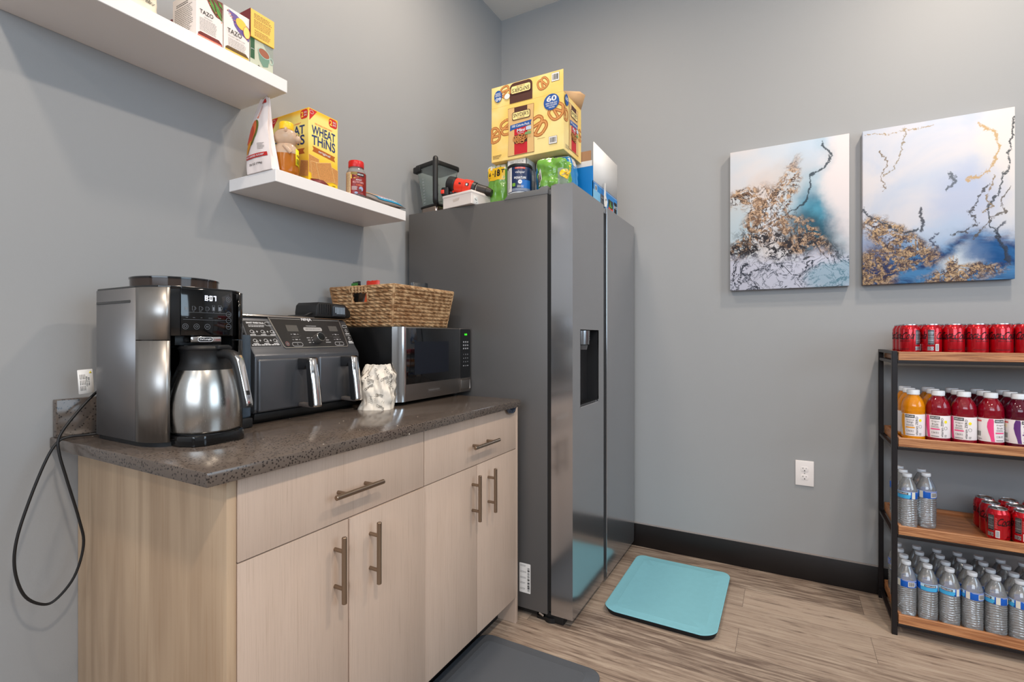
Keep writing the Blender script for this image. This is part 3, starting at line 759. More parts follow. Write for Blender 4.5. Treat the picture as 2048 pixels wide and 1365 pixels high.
# carafe stands on the tray: a thing of its own
CR = thing('carafe', 'steel thermal coffee carafe with black lid and chrome-striped handle in the coffee machine', 'carafe', (.3765, -2.075, ZC + .0265))
b = MB(); b.lathe([(.060, 0), (.071, .001), (.0735, .005), (.0765, .03), (.0775, .05), (.0765, .07), (.073, .095), (.068, .118), (.062, .137), (.0585, .146)], CARAFE, n=56); b.build('body', CR, 25)
b = MB(); b.lathe([(.0590, .1455), (.0575, .150), (.0535, .158), (.0515, .168), (.052, .186), (.0545, .192)], BLKM, n=48); b.build('collar', CR)
b = MB(); b.lathe([(.0555, .1925), (.0565, .196), (.053, .201), (.02, .203)], BLKM, n=48); b.box(-.016, .016, .02, .062, .193, .2035, BLKM, .003, M=Matrix.Rotation(-1.4, 4, 'Z')); b.build('lid', CR)
hd_ = Vector((.985, .17, 0)); 
def hp(r, z): return tuple(hd_ * r + Vector((0, 0, z)))
b = MB()
def bar(b, path, w, t, m):   # rectangular rounded sweep in the handle plane
    side = Vector((-hd_.y, hd_.x, 0)); vs = []; fs = []; n = len(path); prof = rr(-w / 2, w / 2, -t / 2, t / 2, min(w, t) * .42, 3); k = len(prof)
    for i, (r, z) in enumerate(path):
        a = path[max(0, i - 1)]; c = path[min(n - 1, i + 1)]; d = Vector((c[0] - a[0], c[1] - a[1])).normalized(); nn = Vector((-d.y, d.x))
        for u, v in prof: vs.append(hd_ * (r + nn.x * v) + Vector((0, 0, z + nn.y * v)) + side * u)
    for i in range(n - 1):
        for j in range(k): l = (j + 1) % k; fs.append((i * k + j, i * k + l, (i + 1) * k + l, (i + 1) * k + j))
    fs.append(tuple(range(k - 1, -1, -1))); fs.append(tuple((n - 1) * k + j for j in range(k))); b.mesh(vs, fs, m)
bar(b, [(.045, .182), (.062, .183), (.078, .182), (.090, .178), (.098, .170), (.104, .158), (.111, .137), (.118, .11), (.126, .08), (.129, .066), (.1285, .060)], .027, .021, BLKM)
b.build('handle', CR)
b = MB(); bar(b, [(.103, .178), (.1085, .171), (.1145, .153), (.122, .125), (.130, .094), (.1365, .070), (.1362, .064)], .019, .006, CHROME); tag(b.build('handle_strip', CR), 'polished chrome strip')
# power cord with its tag
CORD = mat('black_cord', (24, 23, 24), .5)
b = MB(); b.tube([(.10, -2.165, .922), (.09, -2.20, .9215), (.085, -2.232, .922), (.08, -2.252, .912), (.08, -2.273, .874), (.08, -2.302, .789), (.08, -2.324, .704), (.08, -2.327, .638), (.08, -2.312, .575), (.08, -2.284, .541), (.08, -2.257, .537), (.085, -2.222, .580), (.088, -2.205, .652), (.092, -2.215, .717), (.09, -2.238, .82), (.085, -2.251, .888), (.08, -2.248, .926), (.075, -2.215, .975), (.07, -2.175, 1.02), (.06, -2.13, 1.05)], .0031, CORD, 8, 6)
tag(b.build('power_cable'), 'black power cable looping over the left end of the worktop against the wall', 'cable')
b = MB(); mp = plane((.082, -2.212, 1.022), (.12, .99, .06), (.0, -.06, 1)); 
b.rrect(0, .030, 0, .060, .002, lambda x, y, h=0: mp(x, y, h), PAPER, 0); 
b.poly([(.022, .050), (.028, .050), (.025, .056)], mp, mat('warning_yellow', (220, 200, 40), .6), 1)
for i, (t_, n_) in enumerate((('RISK OF FIRE', .9), ('REPLACE ONLY', .8))): b.text(t_, .021 - i * .004, .030, mp, INK, h=.0026, L=1, rot=-PI / 2)
for x in (.004, .007, .010, .013): 
    for y0 in (.008, .022, .036): b.rect(x, x + .0012, y0, y0 + .012, mp, GREYINK, 1)
o = b.build('cord_tag'); s_ = o.modifiers.new('s', 'SOLIDIFY'); s_.thickness = .0004; s_.offset = -1
tag(o, 'small white warning tag on the black cable behind the coffee machine', 'tag')

# ------------------------------------------------------------------ air fryer
AF = thing('air_fryer', 'dark grey two-basket air fryer with a control panel between the coffee machine and the microwave', 'air fryer', (.262, -1.6885, ZC), math.radians(3.5))
FG = mat('fryer_grey', (92, 94, 99), .32, .55, coat=.15); FG2 = mat('fryer_grey_dark', (52, 53, 56), .35, .4)
hw = .2075
side = [(-.235, .03), (.012, .03), (.020, .040), (.022, .19), (.018, .200), (.004, .218), (-.044, .308), (-.235, .308)]
b = MB(); xz = lambda x, y, h: Vector((x, h, y))
b.prism(side, -hw, hw, FG, xz, .006); b.build('housing', AF)
b = MB(); b.prism([(-.232, .0), (-.006, .0), (.012, .012), (.016, .031), (-.232, .031)], -hw + .004, hw - .004, BLKM, xz, .003); b.build('base', AF)
b = MB(); b.prism([(-.236, .3085), (-.040, .3085), (-.039, .312), (-.044, .317), (-.236, .317)], -hw - .001, hw + .001, mat('top_band_steel', (190, 184, 178), .18, 1), xz, .002); b.build('top_trim', AF)
o_ = Vector((.004, 0, .218)); up_ = Vector((-.048, 0, .090)).normalized()
_mp = plane(o_, (0, 1, 0), up_)
def mpF(x, y, h=0): return _mp(x, (y + .011) * 1.13 - .005, h)
SL_ = .089
b = MB()
P = [(-.118, SL_ - .001), (-.098, -.006), (-.092, -.011), (.162, -.011), (.168, -.006), (.172, SL_ - .001)]
b.prism(P, .0, .0035, mat('panel_silver', (170, 168, 165), .3, .8), lambda x, y, h: mpF(x, y, h))
P2 = [(-.1145, SL_ - .001), (-.0955, -.004), (-.091, -.0085), (.160, -.0085), (.1655, -.004), (.169, SL_ - .001)]
PANEL = mat('panel_black', (36, 36, 38), .3)
b.poly(P2, lambda x, y, h=0: mpF(x, y, .0035 + h), PANEL, 1)
mq = lambda x, y, h=0: mpF(x, y, .0037 + h)
GL = mat('panel_grey_print', (150, 148, 146), .5)
b.text('NINJA', .026, .079, mq, LETTER, w=.042, h=.012, bold=.02); b.rect(-.112, .001, .0785, .0797, mq, GL, 2); b.rect(.052, .166, .0785, .0797, mq, GL, 2)
b.rrect(-.065, -.022, .040, .060, .001, mq, mat('lcd_off', (84, 82, 80), .25), 2); b.rrect(.108, .146, .042, .060, .001, mq, _m['lcd_off'], 2)
b.rrect(.0, .076, .042, .054, .005, mq, mat('pill_grey', (165, 163, 162), .4), 2)
b.text('SMART FINISH | MATCH COOK', .038, .048, mq, INK, w=.06, L=3, h=.003); b.text('DUAL ZONE TECHNOLOGY', .036, .0585, mq, LETTER, w=.042, h=.0022)
for cx, c2 in ((-.043, 0), (.128, 0)):
    b.text('TIME', cx, .031, mq, LETTER, h=.003); b.text('TEMP', cx, .0145, mq, LETTER, h=.003); b.rect(cx - .014, cx + .014, .022, .0226, mq, GL, 2)
    for d in (-.012, .012):
        for y in (.0145, .031):
            s2 = 1 if d > 0 else -1; b.stroke([(cx + d - .003, y - .001 * s2), (cx + d, y + .001 * s2), (cx + d + .003, y - .001 * s2)], .0006, mq, LETTER, 2)
for cx, t_ in ((-.045, '1'), (.130, '2')):
    P = rr(cx - .0195, cx + .0195, -.006, .0055, .0055); b.stroke(P, .0008, mq, LETTER, 2, True); b.text(t_, cx, 0, mq, LETTER, h=.005)
b.ring(-.082, .002, .006, .006, .0008, mq, mat('power_pink', (190, 130, 130), .5), 2); b.ring(-.082, .002, .0025, .0025, .0006, mq, LETTER, 2)
for i, (l, r_) in enumerate((('AIR FRY', 'ROAST'), ('BROIL', 'REHEAT'), ('BAKE', 'DEHYDRATE'))):
    y = .020 - i * .0075; b.text(l, .006, y, mq, LETTER, h=.0026); b.rect(.017, .022, y - .0006, y + .0006, mq, LETTER, 2); b.text(r_, .083 if i else .078, y, mq, LETTER, h=.0026); 
cp = b.build('control_panel', AF)
nrm = mpF(0, 0, 1) - mpF(0, 0, 0); kc = mpF(.040, .0145, .0035)
b = MB(); b.rod(kc, kc + nrm * .020, .0165, mat('knob_grey', (120, 116, 112), .3, .7), 40, r2=.0155); b.rod(kc + nrm * .0195, kc + nrm * .0215, .0157, CHROME, 40, bev=.0006); b.rod(kc + nrm * .0212, kc + nrm * .0220, .0135, BLK, 40)
b.build('dial', cp)
for side_, x0, x1 in (('l', -.203, -.124), ('r', .176, .2045)):
    b = MB(); b.poly([(x0, -.003), (x1 + (.02 if x0 < 0 else 0), -.003), (x1, .072), (x0, .072)] if x0 < 0 else [(x0, 0), (x1, 0), (x1, .07), (x0 + .002, .07)], mpF, INK, 1)
    ml = lambda x, y, h=0: mpF(x, y, h)
    if x0 < 0:
        b.text('SMART FINISH Mode', -.165, .066, ml, LETTER, w=.058, h=.0052, bold=.03, L=2); b.greek(-.19, -.136, .053, .061, 2, ml, LETTER, 2, .4, .1)
        P = rr(-.133, -.110, .058, .069, .005); b.stroke(P, .0008, ml, LETTER, 2, True)
        b.rect(-.2, -.112, .0275, .0283, ml, LETTER, 2)
        for r0 in (.040, .014):
            for k, cx in enumerate((-.185, -.150, -.118)):
                b.ring(cx, r0, .006, .0042, .0009, ml, LETTER, 2); b.ring(cx + .005, r0 - .003, .003, .0028, .0008, ml, LETTER, 2); b.greek(cx - .009, cx + .009, r0 - .0115, r0 - .007, 1, ml, LETTER, 2, .5, 0)
                if k < 2: b.rect(cx + .0135, cx + .0195, r0 - .0006, r0 + .0006, ml, LETTER, 2); b.rect(cx + .0159, cx + .0171, r0 - .003, r0 + .003, ml, LETTER, 2)
        b.greek(-.2, -.108, -.001, .003, 1, ml, LETTER, 2, .6, 0)
    else:
        P = rr(.180, .200, .058, .066, .0035); b.stroke(P, .0008, ml, LETTER, 2, True); b.rect(.178, .203, .029, .0296, ml, LETTER, 2)
        for r0 in (.046, .019): b.ring(.190, r0, .004, .005, .0009, ml, LETTER, 2); b.greek(.181, .199, r0 - .013, r0 - .008, 1, ml, LETTER, 2, .5, 0)
        b.greek(.180, .203, .001, .007, 2, ml, LETTER, 2, .5, 0)
    b.build('info_sticker', AF)
for k, (y0, y1) in enumerate(((-.200, .0185), (.0215, .2035))):
    d = MB(); d.box(-.18, .0265, y0, y1, .034, .186, FG, .007, 3); do = d.build('drawer', AF)
    hy = (-.052 if k == 0 else .124); b = MB()
    bx = lambda x, y, h: Vector((x, h, y))
    b.prism([(.026, .150), (.05, .150), (.074, .178), (.062, .183), (.026, .184)], hy - .013, hy + .013, FG2, bx, .003)
    b.prism([(.058, .176), (.072, .182), (.094, .044), (.083, .036), (.07, .04)], hy - .0125, hy + .0125, FG2, bx, .003)
    b.prism([(.026, .048), (.026, .036), (.085, .034), (.088, .046)], hy - .010, hy + .010, mat('handle_foot', (96, 90, 88), .4), bx, .003)
    hb = b.build('handle', do)
    b = MB(); vs = []; fs = []; n = 9
    for j, (x, z) in enumerate(((.0700, .1835), (.0755, .180), (.083, .12), (.0925, .045), (.093, .038))):
        for i in range(n): t = i / (n - 1) * 2 - 1; vs.append((x + .006 * (1 - t * t) + .001, hy + t * .0150, z))
    for j in range(4):
        for i in range(n - 1): fs.append((j * n + i, j * n + i + 1, (j + 1) * n + i + 1, (j + 1) * n + i))
    b.mesh(vs, fs, CHROME); o = b.build('handle_strip', do, 50); s_ = o.modifiers.new('s', 'SOLIDIFY'); s_.thickness = .004; s_.offset = -1; tag(o, 'polished chrome grip facing')
# charger on top of the fryer
CH = thing('battery_charger', 'black vented battery charger lying on top of the air fryer', 'charger', (.165, -1.545, ZC + .3175), math.radians(4))
b = MB(); yz = lambda x, y, h: Vector((h, x, y))
b.prism([(-.082, 0), (.075, 0), (.080, .006), (.078, .022), (.060, .040), (.052, .046), (.012, .049), (.0, .0475), (-.016, .050), (-.068, .050), (-.078, .040), (-.082, .018)], -.05, .05, BLKM, yz, .003)
b.prism([(-.012, .004), (.046, .004), (.050, .010), (.047, .036), (.040, .042), (-.004, .042), (-.012, .036)], .049, .056, mat('charger_front', (52, 56, 62), .35), yz, .0015)
b.build('case', CH)
b = MB()
for i in range(7): y = -.002 + i * .0068; b.box(.0555, .0568, y, y + .0034, .012 + (.004 if i == 0 else 0), .036, mat('vent_light', (150, 165, 180), .4))
for i in range(6): y = -.070 + i * .010; b.box(.0495, .0508, y, y + .004, .010, .044, BLK)
b.build('vent_slats', CH)
b = MB(); b.tube([(.03, -.08, .012), (.03, -.095, .010), (.02, -.105, .0035), (-.02, -.105, .0035), (-.06, -.10, .0035)], .0028, CORD, 8, 4); b.build('cable', CH)

# ------------------------------------------------------------------ microwave
MW = thing('microwave', 'black and stainless microwave oven on the worktop next to the refrigerator', 'microwave', (.21, -1.178, ZC), math.radians(.6))
MBK = mat('microwave_case', (16, 16, 17), .3)
y0, y1, zb, z1 = -.236, .236, .013, .286
b = MB(); b.box(-.19, .150, y0, y1, zb, z1, MBK, .003); b.build('case', MW)
for (x, y) in ((-.16, -.2), (-.16, .2), (.12, -.2), (.12, .2)):
    b = MB(); b.cylz(x, y, 0, .0135, .012, BLKM); b.build('foot', MW)
MSS = steel_mat('microwave_steel', (150, 142, 136), .4, 'y')
b = MB(); b.box(.150, .180, y0 + .032, .150, zb, z1, MSS, .0015); b.box(.1795, .1812, y0 + .042, .1495, .075, z1 - .004, BLK2, .0005)
b.box(.1811, .1816, -.148, .068, .108, .232, mat('oven_window', (16, 20, 30), .12, coat=.3)); mp = plane((.1802, 0, 0), (0, 1, 0), (0, 0, 1))
b.stroke([(-.075, .037), (.02, .037), (.02, .049), (-.075, .049)], .0005, mp, GREYINK, 1, True); b.text('FARBERWARE', -.0275, .043, mp, GREYINK, w=.07, h=.006, L=1)
dr = b.build('door', MW)
b = MB(); vs = []; fs = []
for z in (zb, z1):
    for i in range(13): t = i / 12; vs.append((.150 + .032 * math.sin(t * PI / 2), y0 + .036 * t, z))
for i in range(12): fs.append((i, i + 1, i + 14, i + 13))
b.mesh(vs, fs, mat('polished_steel', (205, 205, 205), .12, 1)); fs = []
b.mesh([(.150, y0, zb), (.150, y0 + .036, zb), (.182, y0 + .036, zb)] + [(.150, y0, z1), (.150, y0 + .036, z1), (.182, y0 + .036, z1)], [(0, 1, 2), (5, 4, 3), (1, 4, 5, 2)], MSS)
tag(b.build('door_edge', dr), 'polished vertical steel edge')
b = MB(); b.box(.150, .180, .1515, y1, zb, z1, MSS, .0015); b.rrect(.1525, y1 - .004, .073, z1 - .003, .006, plane((.1800, 0, 0), (0, 1, 0), (0, 0, 1)), BLK2, 1)
mp = plane((.1803, 0, 0), (0, 1, 0), (0, 0, 1)); GLED = mat('green_led', (60, 230, 40), .5, emit=1.5)
b.text('0:00', .195, .260, mp, GLED, w=.02, h=.008, L=2, bold=.03)
for r_ in range(3):
    for c_ in range(3): b.text(str(r_ * 3 + c_ + 1), .179 + c_ * .0155, .174 - r_ * .016, mp, LETTER, h=.005, L=2)
for r_ in range(3):
    for c_ in range(3): b.greek(.174 + c_ * .0155, .184 + c_ * .0155, .196 + r_ * .014, .203 + r_ * .014, 2, mp, LETTER, 2, .45, .1)
for c_, t_ in enumerate(('STOP', '0', 'START')): b.text(t_, .179 + c_ * .0155, .125, mp, LETTER, h=.003 if c_ != 1 else .005, L=2)
cp = b.build('control_panel', MW)
b = MB(); b.box(.1795, .1825, .158, .226, .024, .066, MSS, .004, 3); b.build('door_button', cp)

# ------------------------------------------------------------------ wicker basket
WK = G('woven_seagrass')
n1 = WK.noise(WK.mapv(WK.obj, (1, 1, 1)), 45, 4, .6); n2 = WK.noise(WK.obj, 9, 3, .6); n3 = WK.noise(WK.mapv(WK.obj, (1, 1, 2.4)), 240, 3, .6)
cc = WK.mix(WK.step(n1, .35, .68), lin((138, 100, 66))[:3], lin((200, 166, 126))[:3]); cc = WK.mix(WK.M('MULTIPLY', WK.step(n2, .5, .75), .5), cc, lin((150, 104, 66))[:3])
WK.bump(n3, .25, .001); WICK = WK.set(col=cc, rough=.7, spec=.25)
BK = thing('wicker_basket', 'rectangular woven seagrass basket with a cut-out handle on top of the microwave', 'basket', (.205, -1.225, ZC + .2885), math.radians(1.0))
def basket_point(u, z, H=.150):
    """u: distance round the rim, z height; rounded rectangle that widens upwards"""
    t = z / H; hx = .135 + .025 * t; hy = .1675 + .018 * t; return hx, hy
RW = 11; H_ = .150
def rope(s, z, seed=0):
    row = int(min(RW - 1, z / H_ * RW)); f = z / H_ * RW - row
    prof = math.sqrt(max(0, 1 - (2 * f - 1) ** 2)); ph = row * 1.7 + seed
    k = s / .030 + f * .95 + ph + .25 * math.sin(s * 31 + row * 2.1)
    lobe = abs(math.sin(PI * k)) ** .6
    return .0080 * prof * (.35 + .65 * lobe)
def wall_mesh(b, fixed, axis, sgn, hole=None):
    NS, NZ = (150, 88); vs = []; fs = []
    for j in range(NZ + 1):
        z = H_ * j / NZ; hx, hy = basket_point(0, z); L = hy if axis == 'x' else hx; D = hx if axis == 'x' else hy
        zw = z + .0
        for i in range(NS + 1):
            s = -L + 2 * L * i / NS; e = (1 - abs(s) / L); d = D + rope(s, z, 3 if axis == 'x' else 0) * min(1, e * 25)
            s2 = s
            vs.append((sgn * d, s2, zw) if axis == 'x' else (s2, sgn * d, zw))
    for j in range(NZ):
        for i in range(NS):
            if hole:
                s = -1 + 2 * (i + .5) / NS; z = H_ * (j + .5) / NZ; hx, hy = basket_point(0, z)
                if hole[0] < s * hx < hole[1] and hole[2] < z < hole[3]: continue
            a = j * (NS + 1) + i; fs.append((a, a + 1, a + NS + 2, a + NS + 1))
    b.mesh(vs, fs, WICK)
b = MB()
wall_mesh(b, 0, 'x', 1); wall_mesh(b, 0, 'x', -1); wall_mesh(b, 0, 'y', 1, (-.04, .04, .088, .128)); wall_mesh(b, 0, 'y', -1, (-.045, .032, .088, .128))
# inner lining and floor
b.box(-.134, .134, -.166, .166, .0, .006, WICK)
o = b.build('weave', BK, 60)
sm = o.modifiers.new('s', 'SOLIDIFY'); sm.thickness = .005; sm.offset = -1
b = MB()
for zz_, g_ in ((.1505, 1), (.002, 0)):
    hx, hy = basket_point(0, zz_ if g_ else 0); pts = [(hx, -hy), (hx, hy), (-hx, hy), (-hx, -hy), (hx, -hy)]
    for a_, c_ in zip(pts[:-1], pts[1:]): b.rod((a_[0], a_[1], zz_), (c_[0], c_[1], zz_), .0036, WICK, 10)
hx0, hy0 = basket_point(0, 0); hx1, hy1 = basket_point(0, H_)
for sx in (-1, 1):
    for sy in (-1, 1): b.rod((sx * hx0, sy * hy0, 0), (sx * hx1, sy * hy1, H_), .0042, WICK, 10)
b.build('rim', BK)
b = MB()
for i in range(11):
    x = -.046 + i * .008; hx, hy = basket_point(0, .139)
    b.tube([(x, -hy - .0075, .127), (x + (.006 if i % 2 else -.006), -hy - .0095, .139), (x, -hy - .008, .151)], .0046, WICK, 6, 2)
for (p, q) in (((-.046, .088), (-.046, .128)), ((.033, .088), (.033, .128)), ((-.046, .0875), (.033, .0875))):
    f = lambda x, z: (x, -basket_point(0, z)[1] - .0045, z); b.rod(f(*p), f(*q), .0042, WICK, 8)
b.build('handle_wrap', BK)
# snack packs in the basket
PK_R = mat('snack_red', (196, 44, 24), .35, coat=.3, bump=(60, .3)); PK_O = mat('snack_orange', (232, 92, 34), .35, coat=.3); PK_K = mat('snack_black', (24, 26, 28), .35, coat=.3); PK_G = mat('snack_green', (60, 130, 50), .4)
def packet(name, lab, c, rz, w, d, h, m, extra=None, tilt=0):
    t = thing(name, lab, 'snack pack', c, rz, 'snack packs in the wicker basket')
    b = MB(); vs = []; fs = []; N = 8
    R = 7
    for j in range(R):
        f = j / (R - 1); th = d * math.sin(PI * min(max(f, .02), .98)) ** .6 + .001; 
        for i in range(N + 1): x = -w / 2 + w * i / N; vs.append((x, -th / 2 * (1 - (2 * i / N - 1) ** 4) - .0005 + tilt * f, h * f + .002 * math.sin(i * 2.1 + j)))
        for i in range(N + 1): x = w / 2 - w * i / N; vs.append((x, th / 2 * (1 - (2 * i / N - 1) ** 4) + .0005 + tilt * f, h * f + .002 * math.sin(i * 2.1 + j)))
    K = 2 * (N + 1)
    for j in range(R - 1):
        for i in range(K): k = (i + 1) % K; fs.append((j * K + i, j * K + k, (j + 1) * K + k, (j + 1) * K + i))
    fs.append(tuple(range(K - 1, -1, -1))); fs.append(tuple((R - 1) * K + i for i in range(K)))
    b.mesh(vs, fs, m)
    if extra: extra(b, lambda x, y, hh=0: Vector((x, -d / 2 - .002 - hh + tilt * y / h, y)))
    b.build('wrapper', t); return t
bx0 = Vector((.205, -1.225, ZC + .2955))
packet('snack_packet', 'red and orange snack packet showing through the basket handle hole', (.222, -1.366, bx0.z), .1, .062, .026, .168, PK_R, lambda b, mp: (b.poly([(-.03, .08), (.035, .075), (.035, .14), (-.015, .14)], mp, PK_O, 1), b.text('Pret', .008, .092, mp, mat('cream_print', (250, 226, 180), .5), h=.014, L=2, shear=.2)), .004)
packet('snack_packet', 'black and green snack packet at the wall end of the basket', (.112, -1.34, bx0.z), -.25, .06, .03, .172, PK_K, lambda b, mp: b.rect(-.01, .04, .13, .165, mp, PK_G, 1))
packet('snack_packet', 'black snack packet poking out near the refrigerator end of the basket', (.28, -1.16, bx0.z), .9, .07, .03, .176, PK_K)
packet('snack_packet', 'brown patterned snack packet beside the red one in the basket', (.168, -1.362, bx0.z), .0, .045, .03, .12, mat('snack_brown', (60, 46, 34), .4, bump=(90, .5)))

# ------------------------------------------------------------------ coffee bag on the worktop
BAGP = mat('bag_cream_paper', (226, 216, 202), .6)
def bag_art(b, f, seed, n, su, sv, u0=-1.0, u1=1.0):
    """little drawings scattered over a bag surface: f(u,v,h), u in -1..1, v in 0..1"""
    r = random.Random(seed)
    for i in range(n):
        u = r.uniform(u0, u1); v = r.uniform(.06, .9); k = i % 5; rot = r.uniform(-.5, .5)
        mp = lambda x, y, h=0, u=u, v=v: f(u + x / su, v + y / sv, h)
        if k == 0: b.text('COFFEE', 0, 0, mp, INK, h=.009, L=2, rot=rot, bold=.0)
        elif k == 1: b.ring(0, 0, .006, .004, .0009, mp, INK, 2, 12); b.ring(.008, 0, .003, .003, .0007, mp, INK, 2, 10)
        elif k == 2: b.ell(0, 0, .003, .0018, mp, INK, 2, 10, rot); b.ell(.007, .004, .0025, .0016, mp, INK, 2, 10, rot + 1)
        elif k == 3: b.stroke([(-.009, 0), (-.004, .006), (.002, -.002), (.008, .006)], .0009, mp, INK, 2)
        else: b.stroke([(-.006, -.005), (.006, -.005), (.007, .006), (-.007, .006)], .0008, mp, INK, 2, True); b.stroke([(-.004, 0), (.004, 0)], .0008, mp, INK, 2)
def crumple_bag(name, lab, loc, rz, W, D, Hh, amp, lean, seed, art, squash=None, col=None):
    t = thing(name, lab, 'coffee bag', loc, rz)
    def f(u, v, h=0):
        a = u * PI                                   # all the way round; u=0 is the front (-y)
        pr = (1 - .10 * v - .45 * max(0, v - .75) * 2) ; q = 4
        cx, sx = math.sin(a), -math.cos(a)
        k = (abs(cx) ** q + abs(sx) ** q) ** (-1 / q)
        d = amp * (noise.noise(Vector((cx * 1.8 + seed, sx * 1.8, v * 3.0))) + .5 * noise.noise(Vector((cx * 4.2, sx * 4.2 + seed, v * 6)))) * min(1, v * 6)
        d = d - amp * .6 * abs(noise.noise(Vector((cx * 3 + v * 3, seed, sx * 2))))
        x = (W / 2 * pr + d) * cx * k; y = (D / 2 * pr * (1 - .5 * v) + d) * sx * k
        z = Hh * v + .3 * amp * noise.noise(Vector((cx * 3, sx * 3, seed + 5))) * min(1, v * 4)
        p = Vector((x + lean[0] * v, y + lean[1] * v, z)); n = Vector((cx, sx, 0)).normalized()
        return p + n * h * 2.2
    b = MB(); NU, NV = 84, 36; vs = []; fs = []
    for j in range(NV + 1):
        for i in range(NU): vs.append(f(-1 + 2 * i / NU, j / NV))
    for j in range(NV):
        for i in range(NU): k = (i + 1) % NU; fs.append((j * NU + i, j * NU + k, (j + 1) * NU + k, (j + 1) * NU + i))
    fs.append(tuple(range(NU - 1, -1, -1))); vs.append(f(0, 1) * .0 + Vector((lean[0], lean[1], Hh * .93))); c = len(vs) - 1
    for i in range(NU): fs.append((NV * NU + i, NV * NU + (i + 1) % NU, c))
    b.mesh(vs, fs, col or BAGP); art(b, f); b.build('wrapper', t, 28); return t
crumple_bag('coffee_bag', 'crumpled cream paper coffee bag with black drawings leaning between the air fryer and the microwave', (.352, -1.480, ZC), math.radians(28), .118, .10, .152, .016, (.0, .012), 3.1,
            lambda b, f: bag_art(b, f, 5, 60, PI / .30 ** .5 * .03 + .17, .150, -.42, .55))
# ------------------------------------------------------------------ food on the upper wall shelf
def face_x(x, y0, z0): return plane((x, y0, z0), (0, 1, 0), (0, 0, 1))       # printed face looking along +x
def face_y(y, x0, z0): return plane((x0, y, z0), (1, 0, 0), (0, 0, 1))       # printed face looking along -y
def rgb(n, c, **k): return mat(n, c, k.pop('rough', .5), **k)
ZU = 1.9652; ZL = 1.6792
TEAP = rgb('tea_box_white', (240, 230, 224)); MAROON = rgb('carton_maroon', (116, 40, 44)); BROWNP = rgb('print_brown', (110, 56, 40))
def tea_box(lab, y0, y1, z1, slot, splash, back=.105):
    t = thing('tea_box', lab, 'tea box', ((back + .222) / 2, (y0 + y1) / 2, ZU), group='tea cartons on the upper shelf')
    b = MB(); b.box(back, .222, y0, y1, ZU, z1, TEAP, .0012, 1); W = y1 - y0; Hh = z1 - ZU
    f = face_x(.222, y0, ZU); d, m2 = slot
    b.poly([(.004, .017), (.010, .022), (W - .012, .022), (W - .003, .014), (W - .002, .003), (.004, .003)], f, d, 1)
    b.rect(.003, W - .004, .002, .012, f, m2, 2); b.rect(.004, W - .006, .008, .0095, f, rgb('foil_glint', (250, 170, 130)), 3)
    splash(b, f, W, Hh)
    g = face_y(y0, back, ZU); b.greek(.012, .10, .03, Hh - .03, 14, g, GREYINK, 1, .3, .2); b.greek(.02, .09, Hh - .028, Hh - .018, 2, g, INK, 1, .4, .2)
    b.build('carton', t, world=True); return t
def wedge(b, f, pts, m, L): b.poly(pts, f, m, L)
GRN = rgb('leaf_green', (92, 158, 62)); GRN2 = rgb('leaf_green_dark', (58, 112, 42)); PUR = rgb('lavender_purple', (104, 82, 150)); LEM = rgb('lemon_yellow', (250, 200, 72)); ORA = rgb('splash_orange', (236, 120, 78))
def spl1(b, f, W, Hh):
    b.poly([(.024, Hh - .002), (.030, Hh - .022), (.042, Hh - .040), (.052, Hh - .05), (W - .002, Hh - .052), (W - .001, Hh - .001)], f, BROWNP, 1)
    r = random.Random(2)
    for i in range(40):
        t = r.random(); x = .020 + t * (W - .022); y = Hh - .006 - t * .050 + r.uniform(-.004, .002); b.ell(x, y, r.uniform(.0006, .0018), r.uniform(.0006, .0018), f, r.choice((ORA, BROWNP)), 2, 7)
    for x0, y0, x1, y1, w in ((.030, Hh - .004, .052, Hh - .045, .008), (.040, Hh - .004, W - .002, Hh - .042, .007), (.048, Hh - .022, W - .001, Hh - .056, .008), (.056, Hh - .003, W - .001, Hh - .020, .007)):
        dx, dy = x1 - x0, y1 - y0; l = math.hypot(dx, dy); nx, ny = -dy / l * w / 2, dx / l * w / 2
        b.poly([(x0, y0), (x0 + dx * .5 + nx, y0 + dy * .5 + ny), (x1, y1), (x0 + dx * .5 - nx, y0 + dy * .5 - ny)], f, GRN, 3); b.stroke([(x0, y0), (x1, y1)], .0007, f, GRN2, 4)
    b.text('TAZO', .026, Hh - .056, f, INK, w=.036, h=.011, L=3); b.text('ICED PASSION', .030, Hh - .068, f, GREYINK, h=.0025, L=3); b.greek(.008, .055, Hh - .108, Hh - .072, 12, f, GREYINK, 2, .25, .1)
def spl2(b, f, W, Hh):
    b.poly([(.012, Hh - .006), (.024, Hh - .024), (.030, Hh - .044), (.042, Hh - .056), (W - .002, Hh - .068), (W - .001, Hh - .030), (.036, Hh - .010)], f, PUR, 1)
    r = random.Random(3)
    for i in range(46):
        t = r.random(); x = .008 + t * (W - .012); y = Hh - .008 - t * .058 + r.uniform(-.006, .003); b.ell(x, y, r.uniform(.0006, .002), r.uniform(.0006, .0015), f, r.choice((PUR, PUR, ORA)), 2, 7)
    b.ell(.050, Hh - .030, .017, .014, f, LEM, 3, 24, -.6); b.ell(.066, Hh - .046, .010, .017, f, rgb('lemon_light', (255, 222, 120)), 4, 24, .1); b.ring(.066, Hh - .046, .010, .017, .001, f, ORA, 5)
    b.text('TAZO', .030, Hh - .066, f, INK, w=.042, h=.013, L=6); b.text('GLAZED LEMON LOAF', .036, Hh - .080, f, GREYINK, w=.05, h=.0028, L=6); b.greek(.012, .064, Hh - .110, Hh - .085, 9, f, GREYINK, 2, .25, .1)
tea_box('white tea carton with green leaves and a red open slot on the upper shelf', -2.011, -1.9395, 2.098, (rgb('slot_dark_red', (110, 14, 12)), rgb('foil_red', (206, 60, 44), rough=.3)), spl1)
